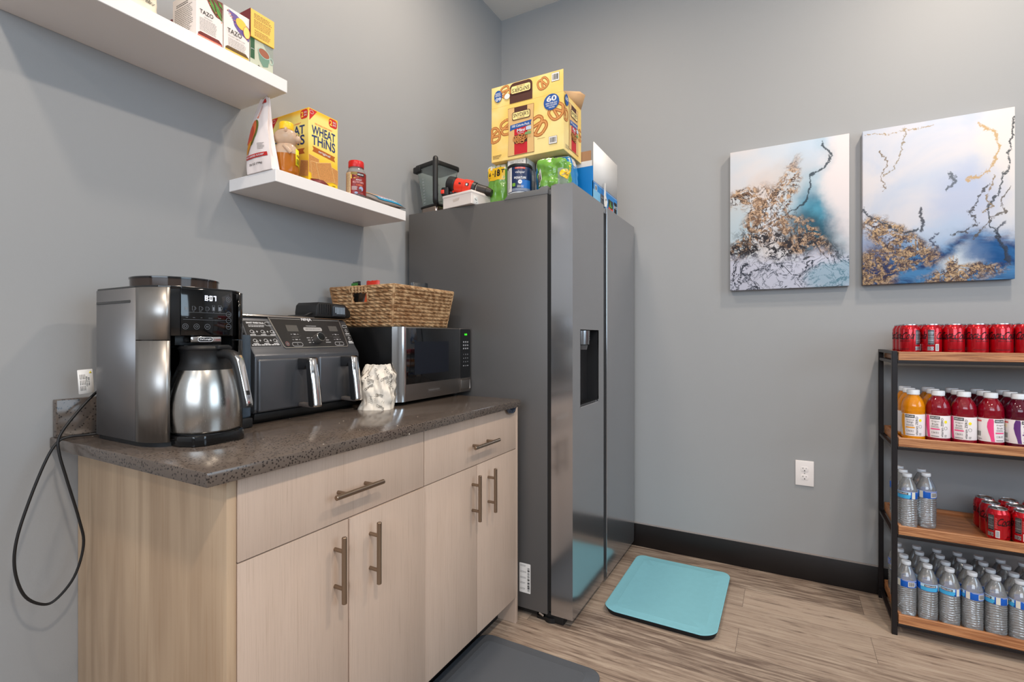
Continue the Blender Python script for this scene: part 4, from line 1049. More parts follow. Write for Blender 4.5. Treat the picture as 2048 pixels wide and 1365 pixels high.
tea_box('white tea carton with lavender and lemons and a yellow open slot', -1.937, -1.861, 2.097, (rgb('slot_dark_yellow', (96, 66, 10)), rgb('foil_yellow', (244, 200, 30), rough=.3)), spl2, .11)
t = thing('tea_box', 'small green tea carton with a teacup picture under the yellow carton', 'tea box', (.17, -1.821, ZU), group='tea cartons on the upper shelf')
b = MB(); b.box(.115, .222, -1.8585, -1.7845, ZU, 2.048, rgb('photo_pale', (196, 200, 178)), .001, 1); f = face_x(.222, -1.8585, ZU)
b.rect(0, .013, .022, .083, f, rgb('tea_dark_green', (20, 84, 48)), 1); b.poly([(.013, .083), (.074, .083), (.074, .03), (.040, .083)], f, rgb('linen_grey', (150, 156, 146)), 1)
b.poly([(.024, .056), (.028, .030), (.040, .012), (.056, .018), (.062, .046)], f, rgb('cup_green', (110, 146, 126)), 2); b.ell(.043, .053, .020, .014, f, rgb('cup_rim', (170, 200, 186)), 3, 28, -.3); b.ell(.043, .053, .0175, .0115, f, rgb('tea_brown', (158, 90, 64)), 4, 28, -.3)
b.ring(.067, .040, .006, .009, .002, f, rgb('cup_rim', (170, 200, 186)), 3); b.poly([(.016, .0), (.026, .012), (.034, .004), (.030, 0)], f, rgb('leaf_shadow', (70, 64, 44)), 2); b.text('green', .0065, .05, f, LETTER, h=.003, L=2)
b.build('carton', t, world=True)
t = thing('tea_box', 'yellow tea carton lying on top of the green teacup carton', 'tea box', (.17, -1.821, 2.0483), group='tea cartons on the upper shelf')
b = MB(); b.box(.10, .226, -1.860, -1.783, 2.0485, 2.131, rgb('tea_yellow', (246, 200, 88)), .001, 1); f = face_x(.226, -1.860, 2.0485)
b.greek(.010, .068, .058, .074, 4, f, BROWNP, 1, .3, .3); b.greek(.010, .066, .030, .056, 8, f, BROWNP, 1, .28, .1); b.greek(.012, .066, .006, .026, 6, f, BROWNP, 1, .3, .2)
b.rect(.0, .126, .0, .0825, face_y(-1.860, .10, 2.0485), MAROON, 1); b.build('carton', t, world=True)
t = thing('tea_box', 'maroon tea carton mostly hidden behind the leftmost white carton', 'tea box', (.06, -2.0, ZU), group='tea cartons on the upper shelf')
b = MB(); b.box(.02, .095, -2.008, -1.93, ZU, 2.055, MAROON, .001, 1); b.build('carton', t, world=True)
crumple_bag('coffee_bag', 'cream paper coffee bag on the upper shelf at the top edge of the picture', (.170, -2.140, ZU), math.radians(60), .105, .09, .20, .010, (.0, .0), 8.3,
            lambda b, f: bag_art(b, f, 11, 26, .17, .20, -.5, .5), col=rgb('bag_cream_two', (236, 224, 200), rough=.6))

# ------------------------------------------------------------------ food on the lower wall shelf
POU = rgb('pouch_white', (238, 226, 222), rough=.4)
t = thing('dried_fruit_pouch', 'white stand-up pouch with a mango picture at the left end of the lower shelf', 'food pouch', (.125, -1.7735, ZL))
def pouch(u, v, h=0):
    """u -1..1 across the front (-y side), beyond 1 the side gusset; v 0..1 up"""
    w = .060 - .038 * v ** 1.5; d = .016 * (1 - v) ** .7 + .002
    cx = .038 - .016 * math.sin(v * PI) - .010 * v ** 2; cy = -.030 * 0 + .010 * v
    x = cx + u * w; bul = .012 * math.sin(PI * min(1, v * 1.05)) * (1 - u * u) + .0025 * noise.noise(Vector((u * 2.2, v * 6, 1.3)))
    z = .243 * v + .008 * v * noise.noise(Vector((u * 1.5, v, 4)))
    return Vector((x, cy - d - bul - h, z))
b = MB(); NU, NV = 20, 34; vs = []; fs = []
for j in range(NV + 1):
    v = j / NV
    for i in range(NU + 1): vs.append(pouch(-1 + 2 * i / NU, v))
    R_ = pouch(1, v); L_ = pouch(-1, v); dd = .010 * (1 - v) ** .7 + .001
    vs.append(Vector((R_.x - .010 * math.sin(PI * v) * 1.1, .010 * v, R_.z)));
    for i in range(NU + 1): p = pouch(1 - 2 * i / NU, v); vs.append(Vector((p.x, .010 * v + dd + .002 * math.sin(PI * v) * (1 - (1 - 2 * i / NU) ** 2), p.z)))
    vs.append(Vector((L_.x + .008 * math.sin(PI * v), .010 * v, L_.z)))
K = 2 * (NU + 1) + 2
for j in range(NV):
    for i in range(K): k = (i + 1) % K; fs.append((j * K + i, j * K + k, (j + 1) * K + k, (j + 1) * K + i))
fs.append(tuple(range(K - 1, -1, -1))); fs.append(tuple(NV * K + i for i in range(K))); b.mesh(vs, fs, POU)
def grid_shape(b, fn, cx, cy, rx, ry, m, L=1, n=24, rot=0):
    c, q = math.cos(rot), math.sin(rot); vs = [fn(cx, cy, L * EPS)]
    for s in (.5, 1):
        for i in range(n): a = 2 * PI * i / n; x, y = rx * s * math.cos(a), ry * s * math.sin(a); vs.append(fn(cx + x * c - y * q, cy + x * q + y * c, L * EPS))
    b.mesh(vs, [(0, 1 + i, 1 + (i + 1) % n) for i in range(n)] + [(1 + i, 1 + n + i, 1 + n + (i + 1) % n, 1 + (i + 1) % n) for i in range(n)], m)
PF = lambda u, v, h=0: pouch(u, v, h * 2 + .0006)
grid_shape(b, PF, -.35, .52, .62, .155, rgb('mango_green', (112, 118, 50)), 1, rot=.12); grid_shape(b, PF, -.45, .53, .56, .148, rgb('mango_orange', (226, 112, 66)), 2, rot=.12); grid_shape(b, PF, -.55, .50, .42, .11, rgb('mango_red', (206, 78, 54)), 3, rot=.12)
grid_shape(b, PF, -.62, .335, .30, .05, rgb('mango_slice', (216, 142, 40)), 3, rot=.25)
b.rect(-.97, .86, .185, .235, PF, rgb('band_red', (192, 40, 36)), 2, 12, 1)
sc = lambda x, y, h=0: PF(x / .056, y / .243, h)
b.text('NO ADDED SUGAR*', -.006, .0508, sc, LETTER, w=.088, h=.006, L=3, bold=.02); b.text('28 OZ (794g)', -.008, .026, sc, INK, w=.062, h=.008, L=2); b.greek(.012, .042, .068, .090, 5, sc, GREYINK, 2, .35, .2)
b.text('MANGO', .01, .19, sc, ORA, w=.04, h=.012, L=2, rot=1.3)
grid_shape(b, PF, .35, .93, .4, .03, rgb('band_red', (192, 40, 36)), 2)
b.build('wrapper', t, 50)
SHN = _m['splash_orange']

HB = thing('honey_bear_bottle', 'bear-shaped plastic honey bottle with a yellow cap before the cracker box', 'honey bottle', (.203, -1.724, ZL), math.radians(38))
HPL = mat('honey_bottle_plastic', (240, 210, 182), .22, trans=.45, ior=1.3, bump=(90, .15, .001)); HON = mat('honey', (206, 122, 36), .15, trans=.35, ior=1.35)
def bear_r(r, z, a): return r * (1 + .10 * math.cos(2 * a)) + .0015 * math.sin(3 * a + z * 40)
b = MB(); b.lathe([(.026, 0), (.030, .003), (.032, .012), (.031, .030), (.0315, .048), (.0315, .066)], HON, n=40, fn=bear_r)
b.lathe([(.0316, .0655), (.0325, .072), (.031, .084), (.026, .094), (.022, .098), (.0265, .102), (.0315, .110), (.033, .122), (.031, .133), (.025, .141), (.020, .144)], HPL, n=40, fn=bear_r)
b.build('body', HB, 60)
b = MB()   # nose, ears, arms: moulded shapes
b.lathe([(.002, -.014), (.010, -.010), (.013, 0), (.010, .010), (.002, .013)], HPL, n=20, M=Matrix.Translation((.031, 0, .117)) @ Matrix.Rotation(PI / 2, 4, 'Y'))
b.build('snout', HB, 60)
for s_ in (-1, 1):
    b = MB(); b.lathe([(.002, -.004), (.008, -.003), (.009, 0), (.008, .003), (.002, .004)], HPL, n=16, M=Matrix.Translation((.006, s_ * .026, .137)) @ Matrix.Rotation(PI / 2, 4, 'Y')); b.build('ear', HB, 60)
    b = MB(); b.tube([(.0, s_ * .024, .088), (.010, s_ * .029, .078), (.020, s_ * .026, .066)], [.0065] * 7, HPL, 10, 3); b.build('arm', HB, 60)
b = MB()
for s_ in (-1, 1): b.ell(0, 0, .0022, .0028, plane((.0335, s_ * .011, .1275), (0, 1, 0), (0, 0, 1)), INK, 1, 12)
b.build('eyes', HB)
b = MB(); b.lathe([(.0205, .1442), (.0215, .147), (.0215, .164), (.020, .167), (.018, .168)], rgb('cap_yellow', (250, 200, 30), rough=.35), n=40); b.build('cap', HB)
b = MB(); f = cyl((0, 0, 0), .0365, 0); b.rect(-.017, .017, .030, .082, f, rgb('label_yellow', (250, 226, 30)), 0, 10, 1); b.text('HONEY', 0, .062, f, BROWNP, w=.026, h=.008, L=1); b.greek(-.013, .013, .036, .052, 4, f, INK, 1, .4, .1)
o = b.build('label', HB); sm = o.modifiers.new('s', 'SOLIDIFY'); sm.thickness = .0004

# cracker box
CB = thing('cracker_box', 'yellow cracker box with blue lettering, the tallest thing on the lower shelf', 'cracker box', (.12, -1.585, ZL))
YEL = G('cracker_box_yellow'); s3 = YEL.sep(YEL.obj); yc = YEL.mix(YEL.step(s3[2], .06, .17), lin((248, 196, 20))[:3], lin((246, 226, 130))[:3]); yc = YEL.mix(YEL.step(s3[2], .225, .245), yc, lin((246, 190, 40))[:3]); YM = YEL.set(col=yc, rough=.42)
NAVY = rgb('print_navy', (24, 52, 110)); RED = rgb('print_red', (206, 34, 30)); CRK = mat('cracker_print', (196, 136, 74), .6, vary=.5, bump=(420, .1)); CRKE = rgb('cracker_edge', (232, 188, 124)); RIB = rgb('ribbon_brown', (176, 92, 24))
x0, x1, y0, y1, z1 = .022, .212, -1.647, -1.524, 1.929
b = MB(); b.box(x0, x1, y0, y1, ZL, z1, YM, .0012, 1)
def cracker_art(b, f, W, Hh, wide):
    b.poly([(.003, Hh - .003), (.003, Hh - .042), (min(.034, W * .28), Hh - .003)], f, RED, 1); b.ring(.0115, Hh - .0125, .0075, .0055, .001, f, LETTER, 2, 20)
    P = rr(W - .040, W - .004, Hh - .034, Hh - .004, .010); b.poly(P, f, RED, 1); b.text('2', W - .031, Hh - .019, f, LEM, h=.019, L=2, bold=.03); b.text('BIG', W - .015, Hh - .014, f, LETTER, w=.013, h=.006, L=2); b.text('BAG', W - .015, Hh - .023, f, LETTER, w=.013, h=.006, L=2)
    cw = W * .5; b.text('100% WHOLE GRAIN WHEAT', cw, Hh - .046, f, ORA, w=W * .60, h=.005, L=2)
    up = lambda x, y: (x * (1 + .0), y * (1 + .0) + .004 * math.cos(x / W * 3))
    b.text('WHEAT', cw, Hh - .071, f, NAVY, w=W * .80, h=.030, L=2, bold=.015, warp=up); b.text('THiNS', cw, Hh - .105, f, NAVY, w=W * .80, h=.033, L=2, bold=.015, warp=up)
    b.poly([(W * .12, Hh - .124), (W * .90, Hh - .133), (W * .86, Hh - .141), (W * .90, Hh - .151), (W * .12, Hh - .142), (W * .16, Hh - .133)], f, RIB, 1); b.text('original', W * .52, Hh - .138, f, LETTER, w=W * .4, h=.010, L=2, rot=-.08)
    for cx, cy, s, rot, lv in ((W * .08, .062, .030, -.1, 1), (W * .55, .050, .033, .28, 3), (W * 1.0 - .016, .050, .026, -.15, 2), (W * .30, .048, .028, .1, 2)):
        c, q = math.cos(rot), math.sin(rot); sq = [(-s, -s), (s, -s), (s, s), (-s, s)]
        pts = [(min(W - .0005, max(.0005, cx + x * c - y * q)), cy + x * q + y * c) for x, y in sq]; b.poly(pts, f, CRKE, lv * 2); pts2 = [(cx + (x - cx) * .95, cy + (y - cy) * .95) for x, y in pts]; b.poly(pts2, f, CRK, lv * 2 + 1)
    b.greek(W * .45, W * .55, .010, .015, 1, f, INK, 2); b.greek(W * .8, W * .93, .010, .015, 1, f, INK, 2)
fx = face_x(x1, y0, ZL); fy = face_y(y0, x0, ZL)
cracker_art(b, fx, y1 - y0, z1 - ZL, False); cracker_art(b, fy, x1 - x0, z1 - ZL, True)
b.poly([(.003, .002), (.068, .002), (.052, .020), (.008, .012)], fx, MAROON, 9)
b.build('carton', CB, world=True)
b = MB(); b.mesh([(x1 + .0005, y0 + .006, ZL + .014), (x1 + .0005, y0 + .056, ZL + .022), (x1 + .017, y0 + .070, ZL + .004), (x1 + .013, y0 + .03, ZL + .001)], [(0, 1, 2, 3)], MAROON)
o = b.build('torn_flap', CB, world=True); sm = o.modifiers.new('s', 'SOLIDIFY'); sm.thickness = .0006

# gummy vitamin jar
VJ = thing('supplement_jar', 'clear jar with a red lid and red label on the lower shelf', 'jar', (.196, -1.423, ZL))
CLR = mat('clear_jar_plastic', (226, 224, 222), .08, trans=.85, ior=1.2)
b = MB(); b.lathe([(.030, 0), (.0345, .004), (.0355, .012), (.0355, .086), (.034, .096), (.029, .105), (.0255, .110), (.0255, .118)], CLR, n=40); b.build('jar_body', VJ)
b = MB(); b.lathe([(.0275, .1135), (.028, .115), (.028, .134), (.0265, .1375), (.024, .138)], rgb('lid_red', (206, 28, 32), rough=.35), n=48); b.build('lid', VJ)
b = MB(); b.lathe([(.0357, .010), (.0359, .011), (.0359, .090), (.0357, .091)], rgb('label_deep_red', (134, 22, 24), rough=.35), n=48, cap=False)
a0 = math.atan2(-1.342, 1.404); f = cyl((0, 0, 0), .0359, a0)
b.rect(-.044, -.020, .011, .090, f, rgb('label_beige', (222, 196, 160)), 1, 6); b.greek(-.042, -.022, .016, .086, 16, f, GREYINK, 2, .35, .1)
b.rect(-.0195, .004, .081, .090, f, rgb('label_gold', (140, 120, 60)), 1, 4); b.poly([(-.0195, .066), (-.0195, .081), (-.004, .080), (.010, .073), (-.004, .067)], f, LEM, 2); b.greek(-.018, -.003, .069, .078, 3, f, INK, 3, .4, .2)
b.rect(.004, .030, .076, .088, f, INK, 3, 5); b.text('KIRKLAND', .016, .082, f, LETTER, w=.022, h=.005, L=4, bold=.03); b.text('ADULT', .010, .062, f, LETTER, h=.005, L=2); b.text('MULTIVITAMIN', .008, .053, f, rgb('label_pink', (210, 150, 150)), w=.040, h=.008, L=2, bold=.02); b.text('GUMMIES', .012, .043, f, ORA, w=.024, h=.005, L=2)
b.greek(-.016, .008, .024, .038, 5, f, LETTER, 2, .4, .3); b.ell(.018, .030, .008, .009, f, rgb('berry_blue', (150, 160, 190)), 2); b.ell(.014, .024, .006, .005, f, BROWNP, 3); b.ell(.0, .014, .006, .004, f, rgb('berry_blue', (150, 160, 190)), 3); b.ell(.02, .013, .007, .004, f, rgb('berry_red', (140, 60, 60)), 3)
b.build('label', VJ)

# snack pouch lying flat
SP = thing('snack_pouch', 'flat blue and orange snack pouch lying at the right end of the lower shelf', 'food pouch', (.176, -1.30, ZL))
FOIL = mat('foil_grey', (168, 160, 156), .3, .6, bump=(40, .4, .003)); BLU = rgb('pack_blue', (10, 140, 186), rough=.35)
b = MB(); NU, NV = 24, 14; vs = []; fs = []
def spf(u, v, top, h=0):
    e = max(0, (1 - abs(u) ** 3)) * max(0, 1 - abs(v) ** 3); th = .013 * e ** .6
    return Vector(((v * .050) + .008 + .003 * math.sin(u * 4), u * .100 + .016, .0320 + .002 * u + (th if top else -th) + .0015 * noise.noise(Vector((u * 3, v * 3, top))) + h * 2 + v * -.0215))
for top in (1, 0):
    base = len(vs)
    for j in range(NV + 1):
        for i in range(NU + 1): vs.append(spf(-1 + 2 * i / NU, -1 + 2 * j / NV, top))
    for j in range(NV):
        for i in range(NU): a = base + j * (NU + 1) + i; fs.append((a, a + 1, a + NU + 2, a + NU + 1) if not top else (a, a + NU + 1, a + NU + 2, a + 1))
b.mesh(vs, fs, FOIL)
tp = lambda u, v, h=0: spf(u, v, 1, h + .0006)
b.rect(-.55, .92, .10, .93, tp, BLU, 1, 14, 6); b.rect(-.8, -.1, -.7, .1, tp, rgb('pack_orange', (232, 160, 70), rough=.35), 1, 8, 4); b.rect(-.1, .9, -.5, .1, tp, rgb('pack_red_orange', (226, 96, 60), rough=.35), 1, 8, 4)
b.rect(.35, .90, -.2, .25, tp, rgb('pack_coral', (238, 120, 100), rough=.35), 2, 6, 3); b.poly([(.45, .30), (.86, .34), (.66, .80)], tp, _m['pack_orange'], 2)
b.text('CORN ROUNDS', .05, .62, lambda x, y, h=0: tp(x, y, h), LETTER, w=.95, h=.34, L=3, bold=.03, rot=PI)
bt = lambda u, v, h=0: spf(u, v, 0, -h - .0006)
b.rect(-.2, .5, .2, .8, bt, rgb('pack_tan', (190, 150, 90)), 1, 8, 4); b.rect(.45, .8, .4, .85, bt, MAROON, 1, 4, 2)
b.build('wrapper', SP, 60)

# ------------------------------------------------------------------ things on top of the refrigerator
ZT = 1.7478
PG = mat('pitcher_glass', (232, 240, 238), .05, trans=.9, ior=1.12)
BL = thing('blender_pitcher', 'clear square blender pitcher with black lid and handle on the refrigerator near the wall', 'blender jar', (.118, -.826, ZT), math.radians(-12))
b = MB()
def sq(h, r): return rr(-h, h, -h, h, r, 4)
rings = [(.052, .035), (.056, .05), (.074, .21), (.078, .228)]; vs = []; fs = []
for h_, z in rings:
    for x, y in sq(h_, h_ * .3): vs.append((x, y, z))
for h_, z in [(.075, .228), (.070, .208), (.053, .05)]:
    for x, y in sq(h_, h_ * .3): vs.append((x, y, z))
n = len(sq(.05, .01)); R_ = len(rings) + 3
for j in range(R_ - 1):
    for i in range(n): k = (i + 1) % n; fs.append((j * n + i, j * n + k, (j + 1) * n + k, (j + 1) * n + i))
fs.append(tuple(range(n - 1, -1, -1))); fs.append(tuple((R_ - 1) * n + i for i in range(n))); b.mesh(vs, fs, PG)
for k in range(9): f = face_y(-.0605 - .0004 * k * 2, -.035, .06 + k * .014); b.rect(.0, .012, 0, .0012, plane((-.03, -.0575 - .0016 * k, .06 + k * .014), (1, 0, 0), (0, .11, 1)), LETTER, 2)
b.build('jar', BL)
b = MB(); b.prism(sq(.081, .022), .222, .243, BLKM, bev=.004); b.cylz(0, 0, .243, .252, .045, BLKM, 32, .003); b.box(-.08, -.03, -.088, -.06, .205, .235, BLKM, .006); b.build('lid', BL)
b = MB(); b.prism(sq(.058, .018), .006, .040, mat('blender_base_steel', (170, 154, 144), .25, 1), bev=.003); b.prism(sq(.062, .018), .036, .044, BLKM, bev=.002); b.prism(sq(.057, .018), 0, .006, BLKM); b.build('base_ring', BL)
b = MB(); q = Matrix.Rotation(PI / 4, 4, 'Z')
pts = [(.070, .232), (.110, .240), (.124, .225), (.124, .06), (.110, .045), (.075, .05)]
vs = [q @ Vector((0, -r, z)) for r, z in pts]; b.tube([tuple(p) for p in vs], .0125, BLKM, 12, 4); b.build('handle', BL)
b = MB(); b.rod((0, 0, .05), (0, 0, .20), .004, CHROME, 10)
for k in range(3): z = .07 + k * .045; b.box(-.03, .03, -.004, .004, z, z + .002, CHROME, M=Matrix.Rotation(k * 1.1, 4, 'Z'))
b.build('blade', BL)
WBX = mat('white_tin', (232, 222, 216), .35)
WB = thing('storage_box', 'flat white lidded box hanging over the refrigerator edge under the red power tool', 'box', (.403, -.958, ZT), math.radians(-9))
b = MB(); b.box(-.178, -.002, .002, .262, 0, .052, WBX, .0015, 1); f = plane((-.002, .002, 0), (0, 1, 0), (0, 0, 1))
b.poly([(.014, .004), (.045, .004), (.040, .034), (.012, .040)], f, PAPER, 2); b.stroke([(.022, .026), (.027, .021), (.034, .019)], .0025, f, INK, 3); b.rect(.030, .036, .008, .0095, f, INK, 3)
b.ring(.155, .018, .022, .016, .002, f, GREYINK, 2); b.ring(.125, .012, .02, .014, .002, f, rgb('print_taupe', (170, 140, 120)), 2); b.ell(.17, .02, .012, .009, f, rgb('print_taupe', (170, 140, 120)), 3)
f = face_y(.002, -.178, 0); b.poly([(.062, .034), (.105, .038), (.10, .026), (.066, .022)], f, rgb('box_mark', (206, 192, 182)), 1)
b.build('box_body', WB)
b = MB(); b.box(-.180, 0, 0, .264, .048, .060, WBX, .002, 2); b.build('lid', WB)
TR = rgb('tool_red', (226, 56, 36), rough=.35)
DR = thing('power_drill', 'red and black cordless power tool lying on the white box', 'power tool', (.33, -.872, ZT + .0605), math.radians(12))
b = MB(); ax = Vector((1, 0, -.28)).normalized(); o_ = Vector((-.078, 0, .060))
def at(s): return tuple(o_ + ax * s)
b.rod(at(.018), at(.108), .034, TR, 32, r2=.032, bev=.004); b.rod(at(.062), at(.100), .0365, TR, 32, bev=.003); b.ell(.0, .0, .006, .004, plane(o_ + ax * .05 + Vector((0, -.0335, .006)), (1, 0, -.28), (.28, 0, 1)), INK, 2)
b.poly([(-.008, -.006), (.008, -.006), (.008, .008), (-.008, .008)], plane(o_ + ax * .088 + Vector((0, -.0368, .006)), (1, 0, -.28), (.28, 0, 1)), INK, 2); b.poly([(-.005, -.004), (.003, -.004), (.003, .005), (-.005, .005)], plane(o_ + ax * .088 + Vector((0, -.0368, .006)), (1, 0, -.28), (.28, 0, 1)), LETTER, 3)
b.build('motor_housing', DR)
b = MB(); b.rod(at(-.022), at(.020), .036, BLKM, 32, bev=.006); 
for k in range(3): a = -1.9 + k * .55; p = o_ + ax * (-.022); e = Vector((0, math.cos(a), math.sin(a))); b.rod(tuple(p + e * .022 + ax * .006), tuple(p + e * .036 + ax * .034), .006, TR, 10)
b.build('rear_cap', DR)
b = MB(); b.rod(at(.107), at(.122), .033, BLKM, 32, r2=.030); b.rod(at(.122), at(.175), .027, rgb('chuck_brown_black', (44, 36, 32), rough=.4), 32, r2=.023, bev=.002); b.rod(at(.175), at(.198), .022, _m['chuck_brown_black'], 32, r2=.014); b.rod(at(.126), at(.130), .0275, CHROME, 24)
b.build('chuck', DR)
b = MB(); b.tube([(.0, .0, .030), (-.035, .008, .024), (-.065, .008, .022), (-.088, .006, .022)], [.022, .021, .020, .019, .018, .018, .018, .018, .019, .020, .022, .024, .024][:10], BLKM, 14, 3); b.build('grip', DR)
b = MB(); b.box(-.122, -.086, -.034, .030, .002, .042, BLKM, .006, 3); b.box(-.1235, -.106, -.0355, -.030, .012, .030, TR, .002); b.build('battery', DR)
# soft packs in plastic film
def soft_pack(name, lab, cat, loc, rz, W, D, Hh, m, seed, amp, art=None, groups=None, sag=0):
    t = thing(name, lab, cat, loc, rz, groups)
    def f(u, v, h=0):
        a = u * PI; cx, sx = math.sin(a), -math.cos(a); k = (abs(cx) ** 5 + abs(sx) ** 5) ** (-1 / 5)
        e = (1 - abs(2 * v - 1) ** 6) ** .35 if 0 < v < 1 else 0
        e = .62 + .38 * e
        d = amp * (noise.noise(Vector((cx * 2 + seed, sx * 2, v * 3))) + .6 * noise.noise(Vector((cx * 5, sx * 5 + seed, v * 8))))
        z = Hh * v - sag * v * max(0, cx) * .5 + (amp * .5 * noise.noise(Vector((cx * 3, seed, sx * 3))) if v > .2 else 0)
        p = Vector(((W / 2 * e + d) * cx * k, (D / 2 * e + d) * sx * k, z)); return p + Vector((cx, sx, 0)).normalized() * h * 1.8
    b = MB(); NU, NV = 72, 24; vs = []; fs = []
    for j in range(NV + 1):
        for i in range(NU): vs.append(f(-1 + 2 * i / NU, j / NV))
    for j in range(NV):
        for i in range(NU): k = (i + 1) % NU; fs.append((j * NU + i, j * NU + k, (j + 1) * NU + k, (j + 1) * NU + i))
    fs.append(tuple(range(NU - 1, -1, -1)))
    vs.append((0, 0, Hh)); c = len(vs) - 1
    fs += [(NV * NU + i, NV * NU + (i + 1) % NU, c) for i in range(NU)]
    b.mesh(vs, fs, m)
    if art: art(b, f)
    b.build('wrapper', t, 32); return t
GF = mat('film_green', (108, 164, 62), .24, coat=.5, bump=(24, .25, .004)); BF = mat('film_blue', (34, 130, 190), .22, coat=.5, bump=(30, .3, .004)); WF = mat('film_white', (232, 226, 214), .25, coat=.4, bump=(30, .3, .004)); YF = mat('film_yellow', (250, 196, 20), .28, coat=.3)
TRF = mat('film_clear', (206, 214, 206), .12, trans=.6, ior=1.15, bump=(50, .5, .004))
def art_a(b, f):
    b.rect(-.30, .60, .85, .975, f, WF, 1, 12, 3)
    b.rect(-.26, .22, .62, .90, f, YF, 2, 10, 3); s = lambda x, y, h=0: f(x / .22, y / .205, h)
    b.text('6', -.036, .155, s, INK, h=.019, L=4, bold=.02); b.text('=', -.018, .156, s, INK, w=.008, h=.005, L=4); b.text('18', .008, .158, s, INK, h=.032, L=4, bold=.03); b.text('T', .038, .166, s, INK, h=.016, L=4, bold=.03); b.greek(-.042, -.028, .138, .141, 1, s, INK, 4)
soft_pack('paper_roll_pack', 'green film-wrapped paper roll pack with a yellow 6 = 18 patch behind the paint can', 'paper roll pack', (.452, -.735, ZT), 0, .110, .19, .205, GF, 2.0, .006, art_a, 'film-wrapped packs on the refrigerator')
def art_b(b, f): b.rect(-.35, .6, .80, .975, f, WF, 1, 12, 3); grid_shape(b, f, -.13, .80, .06, .07, YF, 3); b.rect(.02, .06, .66, .78, f, LETTER, 3)
soft_pack('paper_roll_pack', 'blue film-wrapped paper roll pack with a yellow dot behind the small white carton', 'paper roll pack', (.712, -.742, ZT), 0, .172, .105, .200, BF, 5.0, .005, art_b, 'film-wrapped packs on the refrigerator')
def art_c(b, f):
    b.rect(.12, .42, .10, .62, f, TRF, 2, 10, 6); grid_shape(b, f, .27, .42, .12, .17, YF, 4); s = lambda x, y, h=0: f(.27 + x / .34, .42 + y / .175, h)
    b.text('18', 0, 0, s, rgb('print_olive', (130, 110, 40)), h=.022, L=6, rot=.4, bold=.02); b.text('T', -.016, -.008, s, _m['print_olive'], h=.010, L=6, rot=.4)
    b.rect(.44, .52, .55, .8, f, YF, 3, 4, 3)
    b.poly([(-.30, .12), (-.24, .10), (-.19, .35), (-.2, .62), (-.22, .70), (-.235, .55), (-.27, .50)], f, PAPER, 2); b.poly([(-.287, .15), (-.245, .14), (-.205, .36), (-.21, .58), (-.235, .50), (-.262, .46)], f, rgb('print_dark_brown', (62, 42, 34)), 3)
soft_pack('paper_roll_pack', 'crumpled green and clear film pack at the front corner of the refrigerator top', 'paper roll pack', (.757, -.868, ZT + .0305), .05, .135, .062, .128, GF, 9.0, .011, art_c, 'film-wrapped packs on the refrigerator', .03)
# teal pouch behind
b = MB(); b.prism([(-.05, 0), (.04, 0), (.05, .075), (.03, .088), (-.03, .070)], -.004, .004, rgb('teal_card', (44, 140, 116), rough=.4), lambda x, y, h: Vector((x, h, y)), .001)
o = b.build('folder'); o.location = (.385, -.64, ZT + .052); tag(o, 'teal green card sleeve standing behind the red power tool', 'sleeve')
b = MB(); b.box(-.06, .06, -.05, .04, 0, .0515, rgb('small_carton_tan', (170, 150, 120)), .001); o = b.build('small_carton'); o.location = (.385, -.64, ZT); tag(o, 'small tan carton hidden behind the white box, carrying the teal sleeve', 'box')
# paint can
PC = thing('paint_can', 'small paint can with a navy label at the refrigerator edge', 'paint can', (.604, -.885, 1.7685))
b = MB(); b.lathe([(.0475, 0), (.050, .001), (.050, .112), (.052, .114), (.052, .120), (.0495, .122)], mat('can_plastic', (196, 200, 204), .35), n=48); b.build('can_body', PC)
b = MB(); b.lathe([(.0525, .111), (.0535, .113), (.0535, .121), (.051, .124), (.046, .124), (.044, .120), (.01, .120)], BLKM, n=48); b.build('lid', PC)
b = MB(); b.lathe([(.0505, .006), (.0507, .008), (.0507, .110), (.0505, .111)], rgb('label_navy', (20, 42, 84), rough=.35), n=48, cap=False); f = cyl((0, 0, 0), .0507, math.atan2(-1.88, .995))
b.rect(-.064, -.038, .008, .110, f, PAPER, 1, 5); b.greek(-.058, -.046, .02, .1, 14, f, GREYINK, 2, .3, .2); b.rect(.004, .05, .008, .055, f, rgb('label_blue', (30, 104, 180), rough=.35), 1, 8); b.rect(-.036, .05, .008, .020, f, rgb('label_grey_blue', (120, 130, 150)), 2, 8)
b.rect(-.022, .022, .101, .108, f, rgb('label_coral', (226, 90, 66)), 2, 6); b.text('PAINT + PRIMER', 0, .1045, f, LETTER, h=.0028, L=3); b.text('valspar', .0, .086, f, LETTER, w=.042, h=.014, L=3, bold=.0); b.text('SIGNATURE', .0, .064, f, LETTER, w=.052, h=.0085, L=3, bold=.03)
b.rect(-.018, .020, .0575, .0583, f, LETTER, 3, 4); b.ell(0, .046, .0085, .009, f, LETTER, 3); b.text('HD', 0, .047, f, GREYINK, h=.004, L=4); b.rrect(-.034, -.020, .028, .042, .002, f, rgb('label_lime', (120, 170, 50)), 3); b.greek(-.012, .022, .022, .032, 3, f, LETTER, 3, .4, .3)
b.build('label', PC)
